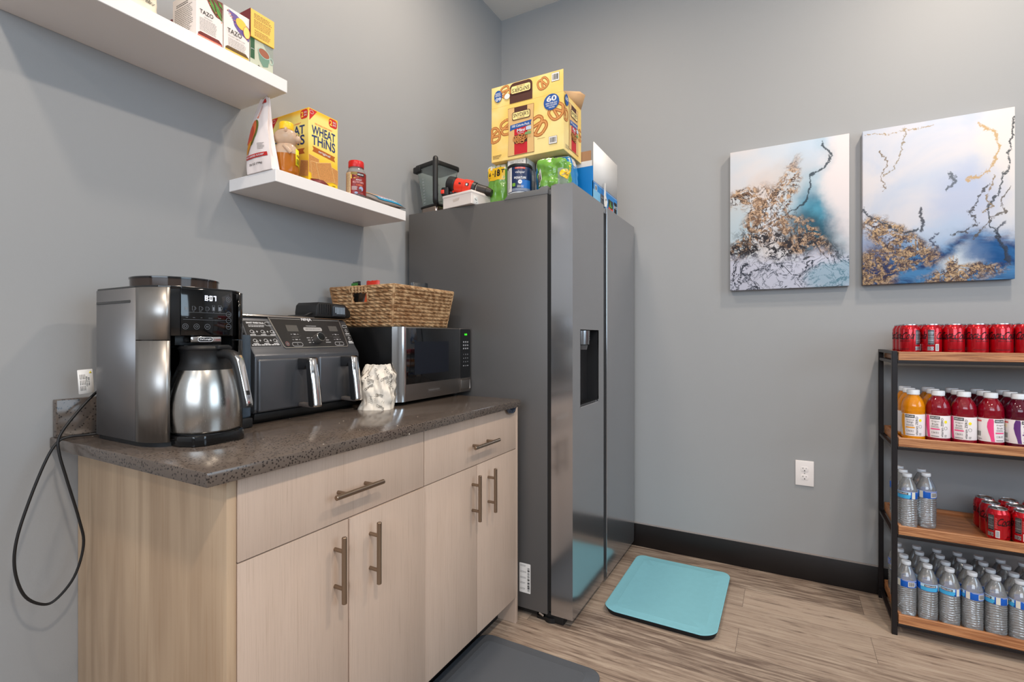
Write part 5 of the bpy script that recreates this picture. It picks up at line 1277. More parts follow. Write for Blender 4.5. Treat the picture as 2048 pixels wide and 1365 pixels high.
# white carton behind the can
BX = thing('light_carton', 'small white carton printed with grey text behind the paint can', 'carton', (.560, -.779, ZT))
b = MB(); b.box(.512, .609, -.8345, -.8310, ZT, 1.9535, PAPER, .0005, 1); f = face_y(-.8345, .512, ZT); Hh = 1.9535 - ZT
b.text('BELLEVUE', .050, Hh - .016, f, GREYINK, w=.066, h=.0085, L=1, bold=-.0); b.text('WHITE', .026, Hh - .030, f, INK, h=.003, L=1); b.greek(.044, .09, Hh - .033, Hh - .027, 1, f, GREYINK, 1); b.greek(.02, .09, Hh - .058, Hh - .038, 5, f, GREYINK, 1, .35, .2)
b.box(.6055, .609, -.8345, -.745, ZT, 1.9535, PAPER, .0005, 1); b.box(.512, .609, -.748, -.745, ZT, 1.9535, PAPER); b.box(.512, .5155, -.8345, -.745, ZT, 1.9535, PAPER); b.box(.512, .609, -.8345, -.745, 1.9515, 1.9535, PAPER)
f = plane((.609, -.8345, ZT), (0, 1, 0), (0, 0, 1))
for z in (Hh - .03, Hh - .085, Hh - .14): b.greek(.010, .035, z, z + .005, 1, f, INK, 1, .6, .1); b.greek(.010, .080, z - .035, z - .004, 8, f, GREYINK, 1, .35, .1)
b.build('carton', BX, world=True)

# pretzel carton
PZ = thing('pretzel_carton', 'large yellow open pretzel carton stacked on the packs on top of the refrigerator', 'carton', (.615, -.748, 1.9485))
PY = G('pretzel_carton_yellow'); nn = PY.noise(PY.obj, 6, 3, .5); PYM = PY.set(col=PY.mix(PY.step(nn, .35, .65), lin((244, 204, 106))[:3], lin((248, 222, 150))[:3]), rough=.42)
DBR = rgb('print_choc', (80, 44, 34)); PRZ = rgb('pretzel_brown', (190, 116, 54)); PRZ2 = rgb('pretzel_light', (222, 160, 92)); BAGT = rgb('bag_tan', (222, 180, 118)); REDP = rgb('pack_red', (196, 26, 40)); BLP = rgb('badge_blue', (32, 84, 156)); CREAM = rgb('cream', (250, 226, 150))
x0, x1, y0, y1, z0, z1 = .440, .7905, -.850, -.646, 1.9488, 2.193
def pretzel(b, f, cx, cy, s, rot, L=3, clip=None):
    P = []
    for i in range(41):
        t = i / 40 * 2 * PI; x = math.sin(t) * (1.0 + .15 * math.cos(t)); y = .55 * math.cos(2 * t) * .0 + math.cos(t) * .8
        P.append((x, y))
    lo = [(-.95, -.1), (-.75, .62), (-.25, .80), (.05, .35), (.30, -.45), (.42, -.72)]
    ro = [(.95, -.1), (.75, .62), (.25, .80), (-.05, .35), (-.30, -.45), (-.42, -.72)]
    bo = [(-.95, -.1), (-.8, -.55), (-.35, -.82), (0, -.86), (.35, -.82), (.8, -.55), (.95, -.1)]
    c, q = math.cos(rot), math.sin(rot)
    def sm(pts):
        Q = []
        for i in range(len(pts) - 1):
            p0 = pts[max(0, i - 1)]; p1 = pts[i]; p2 = pts[i + 1]; p3 = pts[min(len(pts) - 1, i + 2)]
            for k in range(4):
                t = k / 4; Q.append(tuple(.5 * ((2 * p1[d]) + (-p0[d] + p2[d]) * t + (2 * p0[d] - 5 * p1[d] + 4 * p2[d] - p3[d]) * t * t + (-p0[d] + 3 * p1[d] - 3 * p2[d] + p3[d]) * t ** 3) for d in (0, 1)))
        Q.append(pts[-1]); return Q
    for kk, pts in enumerate((lo, ro, bo)):
        Q = [(cx + (x * c - y * q) * s, cy + (x * q + y * c) * s) for x, y in sm(pts)]
        if clip: Q = [p for p in Q if clip(*p)]
        if len(Q) < 2: continue
        b.stroke(Q, s * .36, f, rgb('pretzel_dark', (146, 84, 36)), L + kk * .12); b.stroke(Q, s * .29, f, PRZ, L + .5 + kk * .12); b.stroke(Q, s * .10, f, PRZ2, L + 1 + kk * .12)
def big_logo(b, f, cx, cy, w, h, flip=False):
    R = PI if flip else 0
    b.rrect(cx - w / 2, cx + w / 2, cy - h / 2, cy + h / 2, h * .25, f, DBR, 8); b.rrect(cx - w / 2 + .003, cx + w / 2 - .003, cy - h / 2 + .003, cy + h / 2 - .003, h * .2, f, CREAM, 9)
    b.text("SNYDER'S", cx, cy + (h * .08 if not flip else -h * .08), f, INK, w=w * .84, h=h * .46, L=10, rot=R, bold=.01); b.text('OF HANOVER', cx, cy + (-h * .3 if not flip else h * .3), f, BROWNP, w=w * .4, h=h * .12, L=10, rot=R)
def bag_print(b, f, cx, cy, w, h):
    b.poly([(cx - w / 2, cy + h / 2), (cx + w / 2, cy + h / 2 - .002), (cx + w / 2 - .003, cy + h * .2), (cx + w / 2, cy - h * .2), (cx + w / 2 + .001, cy - h / 2), (cx - w / 2 - .001, cy - h / 2), (cx - w / 2 + .003, cy - .1 * h), (cx - w / 2 + .001, cy + .25 * h)], f, BROWNP, 3)
    s = .985; b.poly([(cx + (x - cx) * s, cy + (y - cy) * s) for x, y in [(cx - w / 2, cy + h / 2), (cx + w / 2, cy + h / 2 - .002), (cx + w / 2 - .003, cy + h * .2), (cx + w / 2, cy - h * .2), (cx + w / 2 + .001, cy - h / 2), (cx - w / 2 - .001, cy - h / 2), (cx - w / 2 + .003, cy - .1 * h), (cx - w / 2 + .001, cy + .25 * h)]], f, BAGT, 4)
    iw = w * .50; b.rect(cx - iw / 2, cx + iw / 2, cy + h * .30, cy + h / 2 - .002, f, DBR, 5); b.rect(cx - iw / 2, cx + iw / 2, cy - h / 2 + .003, cy + h * .08, f, REDP, 5)
    big_logo(b, f, cx + .002, cy + h * .31, w * .70, h * .17)
    b.poly([(cx - w * .40, cy + h * .14), (cx + w * .42, cy + h * .17), (cx + w * .38, cy + h * .11), (cx + w * .40, cy + h * .07), (cx - w * .30, cy + h * .04), (cx - w * .42, cy + h * .02)], f, BLP, 6)
    b.text('100 Calorie Pack', cx, cy + h * .105, f, LETTER, w=w * .68, h=h * .05, L=7, bold=.02); b.text('Mini', cx + .001, cy + h * .0, f, LETTER, w=w * .30, h=h * .065, L=7, bold=.03); b.text('Pretzels', cx + .001, cy - h * .055, f, LETTER, w=w * .24, h=h * .022, L=7)
    b.rect(cx - iw / 2, cx + iw / 2, cy - h * .26, cy - h * .09, f, DBR, 6)
    for k, (dx, dy) in enumerate(((-.3, -.16), (-.05, -.14), (.22, -.15), (-.15, -.21), (.1, -.22))): pretzel(b, f, cx + dx * iw * 1.3, cy + dy * h, iw * .20, k * 1.1, 7 + k * 1.5)
    b.rect(cx + iw * .42, cx + iw * .82, cy - h * .03, cy + h * .04, f, rgb('badge_pale', (190, 206, 222)), 15); b.rect(cx + iw * .36, cx + iw * .8, cy - h * .12, cy - h * .07, f, rgb('badge_green', (120, 160, 100)), 15)
b = MB(); b.box(x0, x1, y0, y1, z0, z1 - .002, PYM, .0008, 1); f = face_y(y0, x0, z0); W = x1 - x0; Hh = z1 - z0
inside = lambda x, y: .001 < x < W - .001
for cx, cy, s, rt, lv in ((.014, .120, .034, 1.9, 1), (.078, .145, .034, 1.8, 1), (.232, .120, .042, -.9, 1), (.318, .165, .036, .8, 1)): pretzel(b, f, cx, cy, s, rt, lv, inside)
bag_print(b, lambda x, y, h=0: f(x, y, h + 2 * EPS), .150, .118, .128, .212)
b.ell(.296, .208, .036, .034, f, BLP, 6, 40); b.text('60', .297, .222, f, LETTER, w=.046, h=.024, L=7, bold=.03); b.text('ON-THE-GO', .296, .203, f, LETTER, w=.052, h=.007, L=7, bold=.02); b.text('100 CALORIE', .297, .194, f, LETTER, w=.048, h=.006, L=7, bold=.02); b.text('PACKS', .298, .185, f, LETTER, w=.026, h=.006, L=7, bold=.02)
b.rect(.284, .322, .030, .062, f, DBR, 6); b.rect(.285, .321, .031, .061, f, PAPER, 7); b.bars(.289, .317, .036, .057, f, INK, 8, 16, 3)
b.greek(.008, .052, .012, .030, 3, f, DBR, 3, .4, .3); b.greek(.23, .27, .062, .065, 1, f, DBR, 6)
f2 = plane((x1, y0, z0), (0, 1, 0), (0, 0, 1)); bag_print(b, f2, .112, .120, .108, .200); b.ell(.026, .214, .020, .024, f2, BLP, 12, 30); b.text('60', .026, .218, f2, LETTER, w=.026, h=.016, L=13); pretzel(b, f2, .018, .155, .030, -.2, 2, lambda x, y: x > .001); pretzel(b, f2, .186, .12, .026, .9, 2, lambda x, y: x < .203); b.greek(.02, .07, .012, .03, 3, f2, GREYINK, 2, .35, .3)
b.build('carton', PZ, world=True)
b = MB(); b.box(x0 + .001, x1 - .001, y0, y0 + .0022, z1 - .002, 2.2835, PYM); f = face_y(y0, x0, z1); 
b.rrect(.094, .206, -.0, .088, .022, f, DBR, 2); b.rect(.094, .206, 0, .04, f, DBR, 3); big_logo(b, f, .150, .056, .100, .038, True)
pretzel(b, f, .256, .052, .026, .5, 2); pretzel(b, f, .072, .060, .026, -1.1, 2); b.ell(.036, .046, .020, .026, f, BLP, 8, 36); b.text('60', .037, .032, f, LETTER, w=.028, h=.016, L=9, rot=PI, bold=.03); b.greek(.022, .05, .044, .062, 4, f, LETTER, 9, .5, .1); b.ell(.082, .036, .014, .012, f, PAPER, 9, 24)
b.rect(.296, .332, .048, .084, f, DBR, 2); b.rect(.297, .331, .049, .083, f, PAPER, 3); b.bars(.301, .328, .054, .078, f, INK, 4, 16, 5)
tag(b.build('front_flap', PZ, world=True), 'raised front flap')
KRAFT = rgb('carton_inside', (226, 180, 130), rough=.6)
b = MB(); b.box(x0 + .15, x1 - .001, y1 - .0022, y1, z1 - .002, 2.275, KRAFT); b.build('back_flap', PZ, world=True)
b = MB(); b.mesh([(x1, y0 + .004, z1 - .001), (x1, y1 - .002, z1 - .001), (x1 + .028, y1 - .02, z1 + .052), (x1 + .02, y1 - .07, z1 + .048)], [(0, 1, 2, 3)], KRAFT); o = b.build('side_flap', PZ, world=True); sm = o.modifiers.new('s', 'SOLIDIFY'); sm.thickness = .002

# blue snack display carton
BC = thing('snack_carton', 'blue open snack carton with a raised white flap on the refrigerator', 'carton', (.74, -.49, ZT + .03))
BLB = rgb('carton_blue', (10, 128, 202), rough=.4); LBL = rgb('carton_light_blue', (126, 190, 226), rough=.4); KR = rgb('kraft_brown', (176, 134, 100), rough=.7)
zb = 1.779
b = MB(); b.box(.62, .845, -.64, -.275, zb, zb + .006, BLB); b.box(.842, .845, -.64, -.275, zb, zb + .088, BLB); b.box(.62, .845, -.64, -.637, zb, zb + .155, BLB); b.box(.62, .845, -.278, -.275, zb, zb + .088, BLB); b.box(.62, .623, -.64, -.275, zb, zb + .21, KR)
b.box(.66, .84, -.640, -.6365, zb + .155, zb + .180, PAPER); b.box(.66, .835, -.6395, -.6365, zb + .180, zb + .225, KR)
b.box(.63, .838, -.63, -.285, zb + .006, zb + .080, rgb('carton_contents', (120, 84, 60)))
f = plane((.845, -.64, zb), (0, 1, 0), (0, 0, 1))
b.rect(.0, .10, .0, .052, f, LBL, 1, 3); b.rect(.30, .364, 0, .05, f, LBL, 1, 3); b.rect(.10, .155, .0, .055, f, rgb('nutrition_grey', (96, 100, 112)), 2); b.text('MINI', .127, .04, f, LETTER, h=.010, L=3, bold=.03); b.greek(.105, .15, .006, .03, 4, f, LETTER, 3, .35, .2)
b.rrect(.02, .055, .050, .078, .003, f, rgb('pack_silver', (176, 200, 216)), 2); b.ell(.038, .064, .010, .010, f, GREYINK, 3, 18)
b.rect(.22, .295, .016, .058, f, rgb('photo_dark', (40, 44, 30)), 2); b.poly([(.23, .02), (.25, .055), (.26, .02), (.27, .04), (.28, .016)], f, GRN, 3); b.rect(.22, .295, 0, .022, f, rgb('label_coral', (226, 90, 66)), 3)
b.rect(.31, .355, .002, .064, f, INK, 2); b.text('30 CT', .332, .04, f, LETTER, w=.04, h=.014, L=3, bold=.03); b.rect(.0, .364, .083, .0845, f, LETTER, 1)
b.build('carton', BC, world=True)
b = MB(); b.mesh([(.8455, -.636, zb + .089), (.8455, -.281, zb + .089), (.853, -.300, 2.035), (.853, -.652, 2.035)], [(0, 1, 2, 3)], PAPER); o = b.build('raised_flap', BC, world=True); sm = o.modifiers.new('s', 'SOLIDIFY'); sm.thickness = .0025; sm.offset = -1
# crumpled scrap on the door top
b = MB(); vs = []; fs = []; pts = [(0, 0), (.03, .003), (.034, .028), (.022, .05), (.030, .085), (.020, .055), (.010, .050), (.012, .110), (.002, .112), (-.004, .055), (-.016, .03), (-.012, .010)]
b.prism(pts, 0, .001, mat('crumpled_tissue', (236, 232, 226), .5), lambda x, y, h: Vector((.004 * math.sin(y * 60) + h, x, y)), 0)
b.ell(.012, .034, .006, .005, lambda x, y, h=0: Vector((.004 * math.sin(y * 60) + .001 + h, x, y)), GREYINK, 1)
o = b.build('paper_scrap'); o.location = (.858, -.520, 1.7755); tag(o, 'torn white paper scrap standing on top of the refrigerator door', 'paper')
# ------------------------------------------------------------------ metal and wood rack with drinks
def oak():
    g = G('acacia_wood'); n = g.noise(g.mapv(g.obj, (1.2, 14, 30)), 5, 6, .65, .8); n2 = g.noise(g.mapv(g.obj, (3, 60, 120)), 4, 3, .6); b_ = g.vor(g.mapv(g.obj, (0.0, 14, 1)), 1.0, out='Color'); s_ = g.sep(b_)
    kn = g.vor(g.mapv(g.obj, (4, 12, 30), (.1, .4, .2)), 1.0)
    c = g.mix(g.step(n, .35, .65), lin((140, 88, 56))[:3], lin((196, 140, 96))[:3]); c = g.mix(g.M('MULTIPLY', s_[0], .3), c, lin((190, 120, 70))[:3]); c = g.mix(g.M('MULTIPLY', g.step(n2, .55, .75), .4), c, lin((120, 76, 46))[:3]); c = g.mix(g.M('MULTIPLY', g.step(kn, .12, .03), .7), c, lin((92, 54, 34))[:3])
    g.bump(n2, .05, .0006); return g.set(col=c, rough=.38, spec=.45)
OAK = oak(); FRM = mat('black_powder_coat', (28, 24, 26), .4, .3)
RK = thing('shelf_rack', 'black metal rack with four wooden shelves against the back wall', 'rack', (2.385, -.19, 0))
RX0, RX1, RY0, RY1 = 1.966, 2.80, -.350, -.022
for (x, y) in ((RX0, RY0), (RX0, RY1 - .018), (RX1 - .018, RY0), (RX1 - .018, RY1 - .018)):
    b = MB(); b.box(x, x + .018, y, y + .018, 0, 1.109, FRM, .0012, 1); b.build('leg', RK, world=True)
LV = ((1.106, 1.073), (.771, .737), (.428, .394), (.083, .047))
b = MB(); b.box(RX0, RX0 + .018, RY0 + .018, RY1 - .018, 1.097, 1.109, FRM, .001, 1); b.box(RX1 - .018, RX1, RY0 + .018, RY1 - .018, 1.097, 1.109, FRM, .001, 1); b.build('top_rail', RK, world=True)
for k, (zt_, zb_) in enumerate(LV):
    b = MB(); zr = zb_ - .001
    for y in (RY0 + .001, RY1 - .017): b.box(RX0 + .018, RX1 - .018, y, y + .014, zr - .012, zr, FRM, .0008, 1)
    for x in (RX0 + .002, RX1 - .016): b.box(x, x + .014, RY0 + .018, RY1 - .018, zr - .012, zr, FRM, .0008, 1)
    b.build('support_frame', RK, world=True)
    b = MB(); b.box(RX0 + .021, RX1 - .021, RY0 + .002, RY1 - .004, zb_, zt_ - .014, OAK, .001, 1)
    b.box(RX0 + .021, RX1 - .021, RY0 + .002, RY0 + .014, zt_ - .0145, zt_, OAK, .0015, 1); b.box(RX0 + .021, RX1 - .021, RY1 - .016, RY1 - .004, zt_ - .0145, zt_, OAK, .0015, 1)
    b.box(RX0 + .021, RX0 + .033, RY0 + .014, RY1 - .016, zt_ - .0145, zt_, OAK, .0015, 1); b.box(RX1 - .033, RX1 - .021, RY0 + .014, RY1 - .016, zt_ - .0145, zt_, OAK, .0015, 1)
    b.build('shelf_board', RK, world=True)
SZ = [l[0] - .0138 for l in LV]

# ---- soda cans
REDC = mat('can_red', (190, 6, 26), .22, .55, coat=.5); ALU = mat('can_aluminium', (205, 206, 208), .25, 1); CK = rgb('can_black_print', (34, 10, 14), rough=.3); SIL = mat('can_silver_print', (190, 194, 198), .25, .7)
can = thing('soda_can', 'x', 'soda can', group='red soda cans on the top rack shelf')
b = MB(); b.lathe([(.0235, .001), (.0255, .0), (.0295, .006), (.0325, .011), (.0331, .014), (.0331, .100), (.0322, .105), (.0280, .1135), (.0268, .1165)], REDC, n=44)
f = cyl((0, 0, 0), .0331, 0)
def curvy(x, y): return (x, y + .0015 * math.sin(x * 90))
for off in (0, .0331 * 3.55):
    b.text('Coca', off - .020, .0775, f, CK, w=.042, h=.028, L=2, shear=.35, bold=.012, warp=curvy); b.text('-', off + .003, .076, f, CK, w=.006, h=.003, L=2); b.text('Cola', off + .026, .0765, f, CK, w=.042, h=.029, L=2, shear=.35, bold=.012, warp=curvy)
    b.stroke([(off - .034, .066), (off - .030, .0635), (off - .018, .063), (off + .0, .066), (off + .012, .064)], .0022, f, CK, 2); b.poly([(off - .002, .0665), (off + .006, .062), (off - .006, .0625)], f, CK, 2)
    b.text('ZERO SUGAR', off + .012, .0555, f, CK, w=.042, h=.0042, L=2); b.greek(off - .015, off + .03, .022, .026, 1, f, CK, 2, .4, .1)
o2 = .0331 * 1.76
b.rect(o2 - .009, o2 + .009, .042, .098, f, SIL, 3, 5, 1); b.rect(o2 - .0085, o2 + .0085, .0425, .0975, f, CK, 4, 5, 1); b.greek(o2 - .0075, o2 + .0075, .046, .095, 12, f, SIL, 5, .4, .15)
for z in (.058, .072, .086): b.rect(o2 - .008, o2 + .008, z, z + .0012, f, SIL, 6, 4)
b.rect(o2 + .013, o2 + .024, .018, .044, f, PAPER, 3, 3); b.rect(o2 + .0145, o2 + .0225, .02, .042, f, rgb('can_grey', (160, 160, 166)), 4, 3); b.rect(o2 - .0105, o2 - .002, .020, .034, f, SIL, 3, 2); b.bars(o2 - .010, o2 - .0025, .021, .033, f, GREYINK, 4, 8, 2); b.rect(o2 - .001, o2 + .0075, .020, .034, f, SIL, 3, 2); b.ring(o2 + .003, .027, .003, .004, .0012, f, CK, 4, 10)
b.greek(o2 + .011, o2 + .019, .05, .09, 10, f, rgb('can_pale_print', (220, 120, 120)), 3, .3, .3)
b.build('can_body', can, 30)
b = MB(); b.lathe([(.0262, .1162), (.0272, .1175), (.0268, .1205), (.0255, .1212), (.0245, .1190), (.023, .1172), (.005, .1176)], ALU, n=44); b.box(-.004, .010, -.007, .007, .1178, .1192, ALU, .0006); b.ring(.005, 0, .008, .0065, .0022, lambda x, y, h=0: Vector((x, y, .1194 + h)), ALU, 1, 20)
b.ell(-.011, 0, .009, .008, lambda x, y, h=0: Vector((x, y, .1177 + h)), rgb('can_mouth_shade', (150, 152, 156), rough=.3), 1, 20)
b.build('can_lid', can)
ORD = ('first', 'second', 'third', 'fourth', 'fifth', 'sixth', 'seventh', 'eighth', 'ninth')
ROW = ('front', 'middle', 'back', 'rearmost')
LOGO = {0: math.radians(-38), 1: math.radians(-172 + 80), 2: math.radians(-88), 3: math.radians(-76), 4: math.radians(-92), 5: math.radians(-60), 6: math.radians(-80), 7: math.radians(-96)}
first = True
def put(root, loc, rz, lab, group, state):
    if state[0]: state[0] = False; root.location = loc; root.rotation_euler = (0, 0, rz); root['label'] = lab; root['group'] = group; return root
    return dup(root, loc, rz, lab, group)
st = [True]; rnd = random.Random(5)
CANA = [math.radians(a) for a in (-150, -203, -106, -96, -104, -84, -110, -98)]
for r_ in range(3):
    for c_ in range(8):
        x = 2.029 + c_ * .0668; y = -.300 + r_ * .0668
        put(can, (x, y, SZ[0]), CANA[c_] if r_ == 0 else rnd.uniform(-PI, PI) if c_ > 0 else CANA[0] + (.7 if r_ == 1 else .3), 'red soda can on the top rack shelf, %s row, %s from the left end' % (ROW[r_], ORD[c_]), 'red soda cans on the top rack shelf', st)
for c_ in range(4):
    for r_ in range(3):
        x = 2.287 + c_ * .0690; y = -.302 + r_ * .0700
        put(can, (x, y, SZ[2]), math.radians(120 + 8 * c_) if r_ == 0 else math.radians(-120 + 25 * r_ + 40 * c_), 'red soda can on the third rack shelf, %s row, %s from the open gap' % (ROW[r_], ORD[c_]), 'red soda cans on the third rack shelf', st)

# ---- bottles
def drink_mat(name, col, dens):
    g = G(name); p = g.p; p.inputs['Base Color'].default_value = lin(col); p.inputs['Roughness'].default_value = .05; p.inputs['Transmission Weight'].default_value = dens; p.inputs['IOR'].default_value = 1.36; p.inputs['Coat Weight'].default_value = .6; p.inputs['Coat Roughness'].default_value = .03
    return g.m
CAPW = mat('bottle_cap_white', (232, 234, 238), .4)
VL = rgb('vitamin_label', (236, 228, 228), rough=.35)
def vit_bottle(kind, body, sw, word1, word2, capcol=CAPW):
    t = thing('vitamin_drink_bottle', 'x', 'drink bottle')
    def rib(r, z, a):
        if .128 < z < .165: return r * (1 + .012 * math.cos(6 * a) * math.sin((z - .128) / .037 * PI))
        return r
    b = MB(); b.lathe([(.026, 0), (.033, .002), (.0365, .008), (.0372, .014), (.0366, .0175), (.0366, .112), (.0372, .116), (.0376, .121), (.0366, .126), (.0372, .131), (.0365, .140), (.0335, .152), (.0275, .165), (.0205, .175), (.0178, .179), (.0178, .184)], body, n=44, fn=rib); b.build('bottle_body', t, 50)
    b = MB(); b.lathe([(.0190, .1805), (.0203, .182), (.0203, .1975), (.0192, .1995), (.0165, .200)], capcol, n=44, fn=lambda r, z, a: r * (1 + .006 * math.cos(40 * a))); b.build('cap', t)
    b = MB(); b.lathe([(.0368, .022), (.0370, .023), (.0370, .106), (.0368, .107)], VL, n=48, cap=False); f = cyl((0, 0, 0), .0370, 0); SW = rgb('swoosh_' + kind, sw, rough=.35); S2 = rgb('swoosh2_' + kind, tuple(min(255, int(v * .4 + 255 * .6)) for v in sw), rough=.35)
    L_ = [(-.0335, .106), (-.038, .092), (-.039, .076), (-.035, .056), (-.030, .038), (-.0275, .023)]; R2 = [(-.0175, .023), (-.0195, .040), (-.0205, .060), (-.021, .080), (-.0205, .098), (-.022, .106)]
    n = len(L_); vs = []; fs = []
    for (a, c) in zip(L_, R2[::-1]):
        for k in range(5): t_ = k / 4; vs.append(f(a[0] * (1 - t_) + c[0] * t_, a[1] * (1 - t_) + c[1] * t_, EPS))
    for j in range(n - 1):
        for k in range(4): fs.append((j * 5 + k, j * 5 + k + 1, (j + 1) * 5 + k + 1, (j + 1) * 5 + k))
    b.mesh(vs, fs, SW)
    b.rect(-.018, .012, .093, .104, f, INK, 2, 6); b.text('KIRKLAND', -.003, .0985, f, LETTER, w=.026, h=.006, L=3, bold=.03)
    b.text(word1, -.002, .084, f, GREYINK, w=.024, h=.0075, L=2, bold=-.0); b.text(word2, -.002, .074, f, GREYINK, w=.020, h=.0075, L=2); b.greek(-.014, .012, .060, .068, 3, f, GREYINK, 2, .4, .2)
    b.rect(-.016, .012, .053, .0575, f, SW, 2, 8); b.text('C B6 B12', -.002, .042, f, GREYINK, w=.022, h=.0065, L=2); b.greek(-.014, .012, .026, .030, 1, f, INK, 2, .5, .1)
    b.text('vitarain ZERO', .0185, .062, f, INK, w=.072, h=.007, L=2, rot=PI / 2, bold=.005)
    b.ell(.030, .084, .0048, .0055, f, rgb('burst_yellow', (250, 226, 20)), 2, 16); b.ring(.030, .060, .005, .006, .001, f, GREYINK, 2, 16); b.greek(.026, .035, .026, .036, 2, f, GREYINK, 2)
    o_ = -.055 - .012; b.rect(o_ - .008, o_ + .014, .035, .060, f, PAPER, 2, 3); b.bars(o_ - .006, o_ + .010, .040, .058, f, GREYINK, 3, 14, 4); b.rect(o_ - .016, o_ + .012, .093, .099, f, rgb('tab_red', (214, 90, 90)), 2, 8); b.text('20 FL', o_ + .008, .030, f, INK, h=.004, L=2)
    b.build('label', t, 60)
    return t
KINDS = {'mango': vit_bottle('mango', drink_mat('mango_drink', (250, 158, 10), .35), (242, 160, 20), 'tropical', 'mango'),
         'dragon': vit_bottle('dragon', drink_mat('dragonfruit_drink', (176, 10, 40), .55), (236, 70, 130), 'dragon', 'fruit'),
         'berry': vit_bottle('berry', drink_mat('berry_drink', (116, 8, 44), .55), (98, 50, 120), 'berry', 'blend'),
         'empty': None}
SK = {k: [True] for k in KINDS}
names = {'mango': 'orange drink bottle', 'dragon': 'red drink bottle', 'berry': 'dark red drink bottle'}
PLAN = [['mango', 'dragon', 'dragon', 'dragon', 'berry', 'berry', 'dragon'], ['mango', 'mango', 'berry', 'berry', 'berry', 'berry', 'berry'], ['mango', 'mango', 'berry', 'berry', 'berry', 'berry', 'berry']]
FA = [math.radians(a) for a in (-112, -112, -104 - 18, -60, -66, -90, -80)]
for r_ in range(3):
    for c_ in range(7):
        k = PLAN[r_][c_]; x = 2.041 + c_ * .0756; y = -.2985 + r_ * .0765
        put(KINDS[k], (x, y, SZ[1]), FA[c_] if r_ == 0 else rnd.uniform(-PI, PI), '%s on second rack shelf, %s row, %s from left' % (names[k], ROW[r_], ORD[c_]), 'vitamin drink bottles on the second rack shelf', SK[k])

def water_mat():
    m = bpy.data.materials.new('water_bottle_plastic'); m.use_nodes = True; nt = m.node_tree; nt.nodes.clear()
    N = nt.nodes.new; out = N('ShaderNodeOutputMaterial'); g = N('ShaderNodeBsdfPrincipled'); t_ = N('ShaderNodeBsdfTransparent'); mx = N('ShaderNodeMixShader'); gl = N('ShaderNodeBsdfGlossy'); fr = N('ShaderNodeFresnel'); m2 = N('ShaderNodeMixShader')
    g.inputs['Base Color'].default_value = (1, 1, 1, 1); g.inputs['Roughness'].default_value = .03; g.inputs['Transmission Weight'].default_value = .62; g.inputs['IOR'].default_value = 1.15
    t_.inputs[0].default_value = (.96, .98, .99, 1); mx.inputs[0].default_value = .5; gl.inputs['Roughness'].default_value = .07; fr.inputs['IOR'].default_value = 1.9
    L = nt.links.new; L(t_.outputs[0], mx.inputs[1]); L(g.outputs[0], mx.inputs[2]); L(fr.outputs[0], m2.inputs[0]); L(mx.outputs[0], m2.inputs[1]); L(gl.outputs[0], m2.inputs[2]); L(m2.outputs[0], out.inputs[0]); return m
WAT = water_mat(); WBL = rgb('label_royal_blue', (14, 92, 190), rough=.35); WLB = rgb('label_aqua', (70, 176, 226), rough=.35)
wb = thing('water_bottle', 'x', 'water bottle')
prof = [(.0215, .001), (.0265, .0), (.0300, .004), (.0315, .012)]
z = .016
while z < .1185:
    prof += [(.0312, z)]; z += .0014
prof += [(.0318, .122), (.0318, .143), (.0318, .147), (.0300, .156), (.0260, .168), (.0200, .182), (.0145, .192), (.0128, .196), (.0128, .200)]
def ribs(r, z, a):
    if z < .01: return r * (1 + .06 * math.cos(5 * a))
    if .014 < z < .119: return r + .0009 * math.sin(2 * PI * (z + .0028 * math.sin(2 * a + z * 30) + .0012 * math.sin(5 * a)) / .0088) * min(1, (z - .014) / .01, (.119 - z) / .004)
    return r
b = MB(); b.lathe(prof, WAT, n=40, fn=ribs); b.build('bottle_body', wb, 24)
b = MB(); b.lathe([(.0140, .1985), (.0148, .200), (.0148, .2095), (.0140, .211), (.012, .2113)], mat('water_cap', (222, 226, 232), .35), n=36, fn=lambda r, z, a: r * (1 + .01 * math.cos(36 * a))); b.build('cap', wb)
b = MB(); b.lathe([(.0320, .118), (.0322, .1185), (.0322, .1455), (.0320, .146)], WBL, n=44, cap=False); f = cyl((0, 0, 0), .0322, 0)
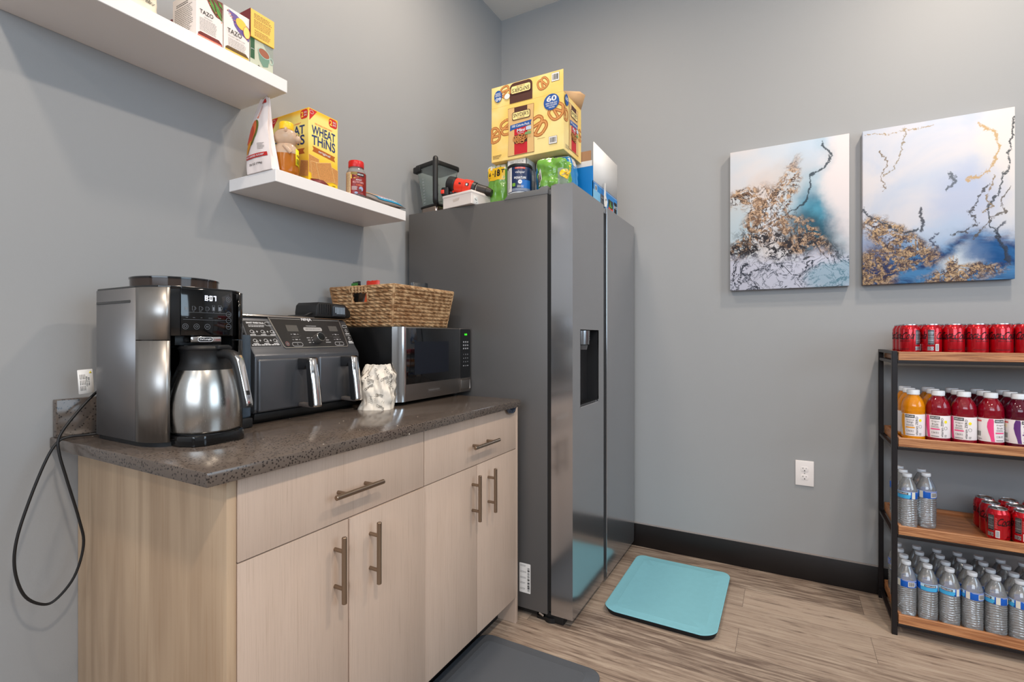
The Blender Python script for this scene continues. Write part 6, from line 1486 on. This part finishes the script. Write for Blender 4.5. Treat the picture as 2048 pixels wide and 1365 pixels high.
b.rect(-.035, .022, .1195, .1445, f, WLB, 1, 10); b.rect(-.035, .022, .134, .1445, f, rgb('label_pale_aqua', (190, 222, 240)), 2, 10); b.poly([(-.035, .1195), (.022, .1195), (.022, .124), (.0, .126), (-.02, .1225)], f, rgb('label_wave', (30, 120, 200)), 3)
b.rect(-.022, .014, .1345, .1425, f, INK, 4, 6); b.text('KIRKLAND', -.004, .1385, f, LETTER, w=.031, h=.005, L=5, bold=.03); b.rect(-.018, .002, .1345, .1352, f, RED, 5, 3)
b.rect(.026, .038, .119, .145, f, rgb('label_cream', (222, 218, 205)), 2, 3); b.rect(.062, .085, .1215, .1405, f, PAPER, 2, 4); b.bars(.064, .083, .124, .139, f, GREYINK, 3, 16, 6); b.text('5', .090, .131, f, LETTER, h=.012, L=3)
for z_ in (.1425, .1437): b.rect(.044, .095, z_, z_ + .0005, f, LETTER, 3, 6)
b.rect(-.095, -.040, .1180, .1188, f, LETTER, 2, 8); b.rect(-.095, .095, .1452, .1458, f, LETTER, 2, 24)
b.greek(-.085, -.05, .122, .141, 6, f, LETTER, 2, .35, .2); b.build('label', wb, 60)
sw_ = [True]
WA = [math.radians(a) for a in (160, -78, -112, 178, -150, -172, -100, -70)]
for r_ in range(4):
    for c_ in range(7):
        x = 2.019 + c_ * .0655; y = -.3010 + r_ * .0655
        put(wb, (x + (.003 if r_ in (1, 3) else 0), y, SZ[3]), WA[c_] if r_ == 0 else rnd.uniform(-PI, PI), 'clear water bottle on the bottom rack shelf, %s row, %s from the left' % (ROW[r_], ORD[c_]), 'water bottles on the bottom rack shelf', sw_)
for x, y, a, lab in ((2.022, -.301, -120, 'front one of the left column of three'), (2.020, -.235, -60, 'middle one of the left column of three'), (2.018, -.169, 20, 'rear one of the left column of three'), (2.089, -.255, 175, 'front one of the right column of two'), (2.087, -.189, 60, 'rear one of the right column of two')):
    put(wb, (x, y, SZ[2]), math.radians(a), 'clear water bottle on the third rack shelf, ' + lab, 'water bottles on the third rack shelf', sw_)
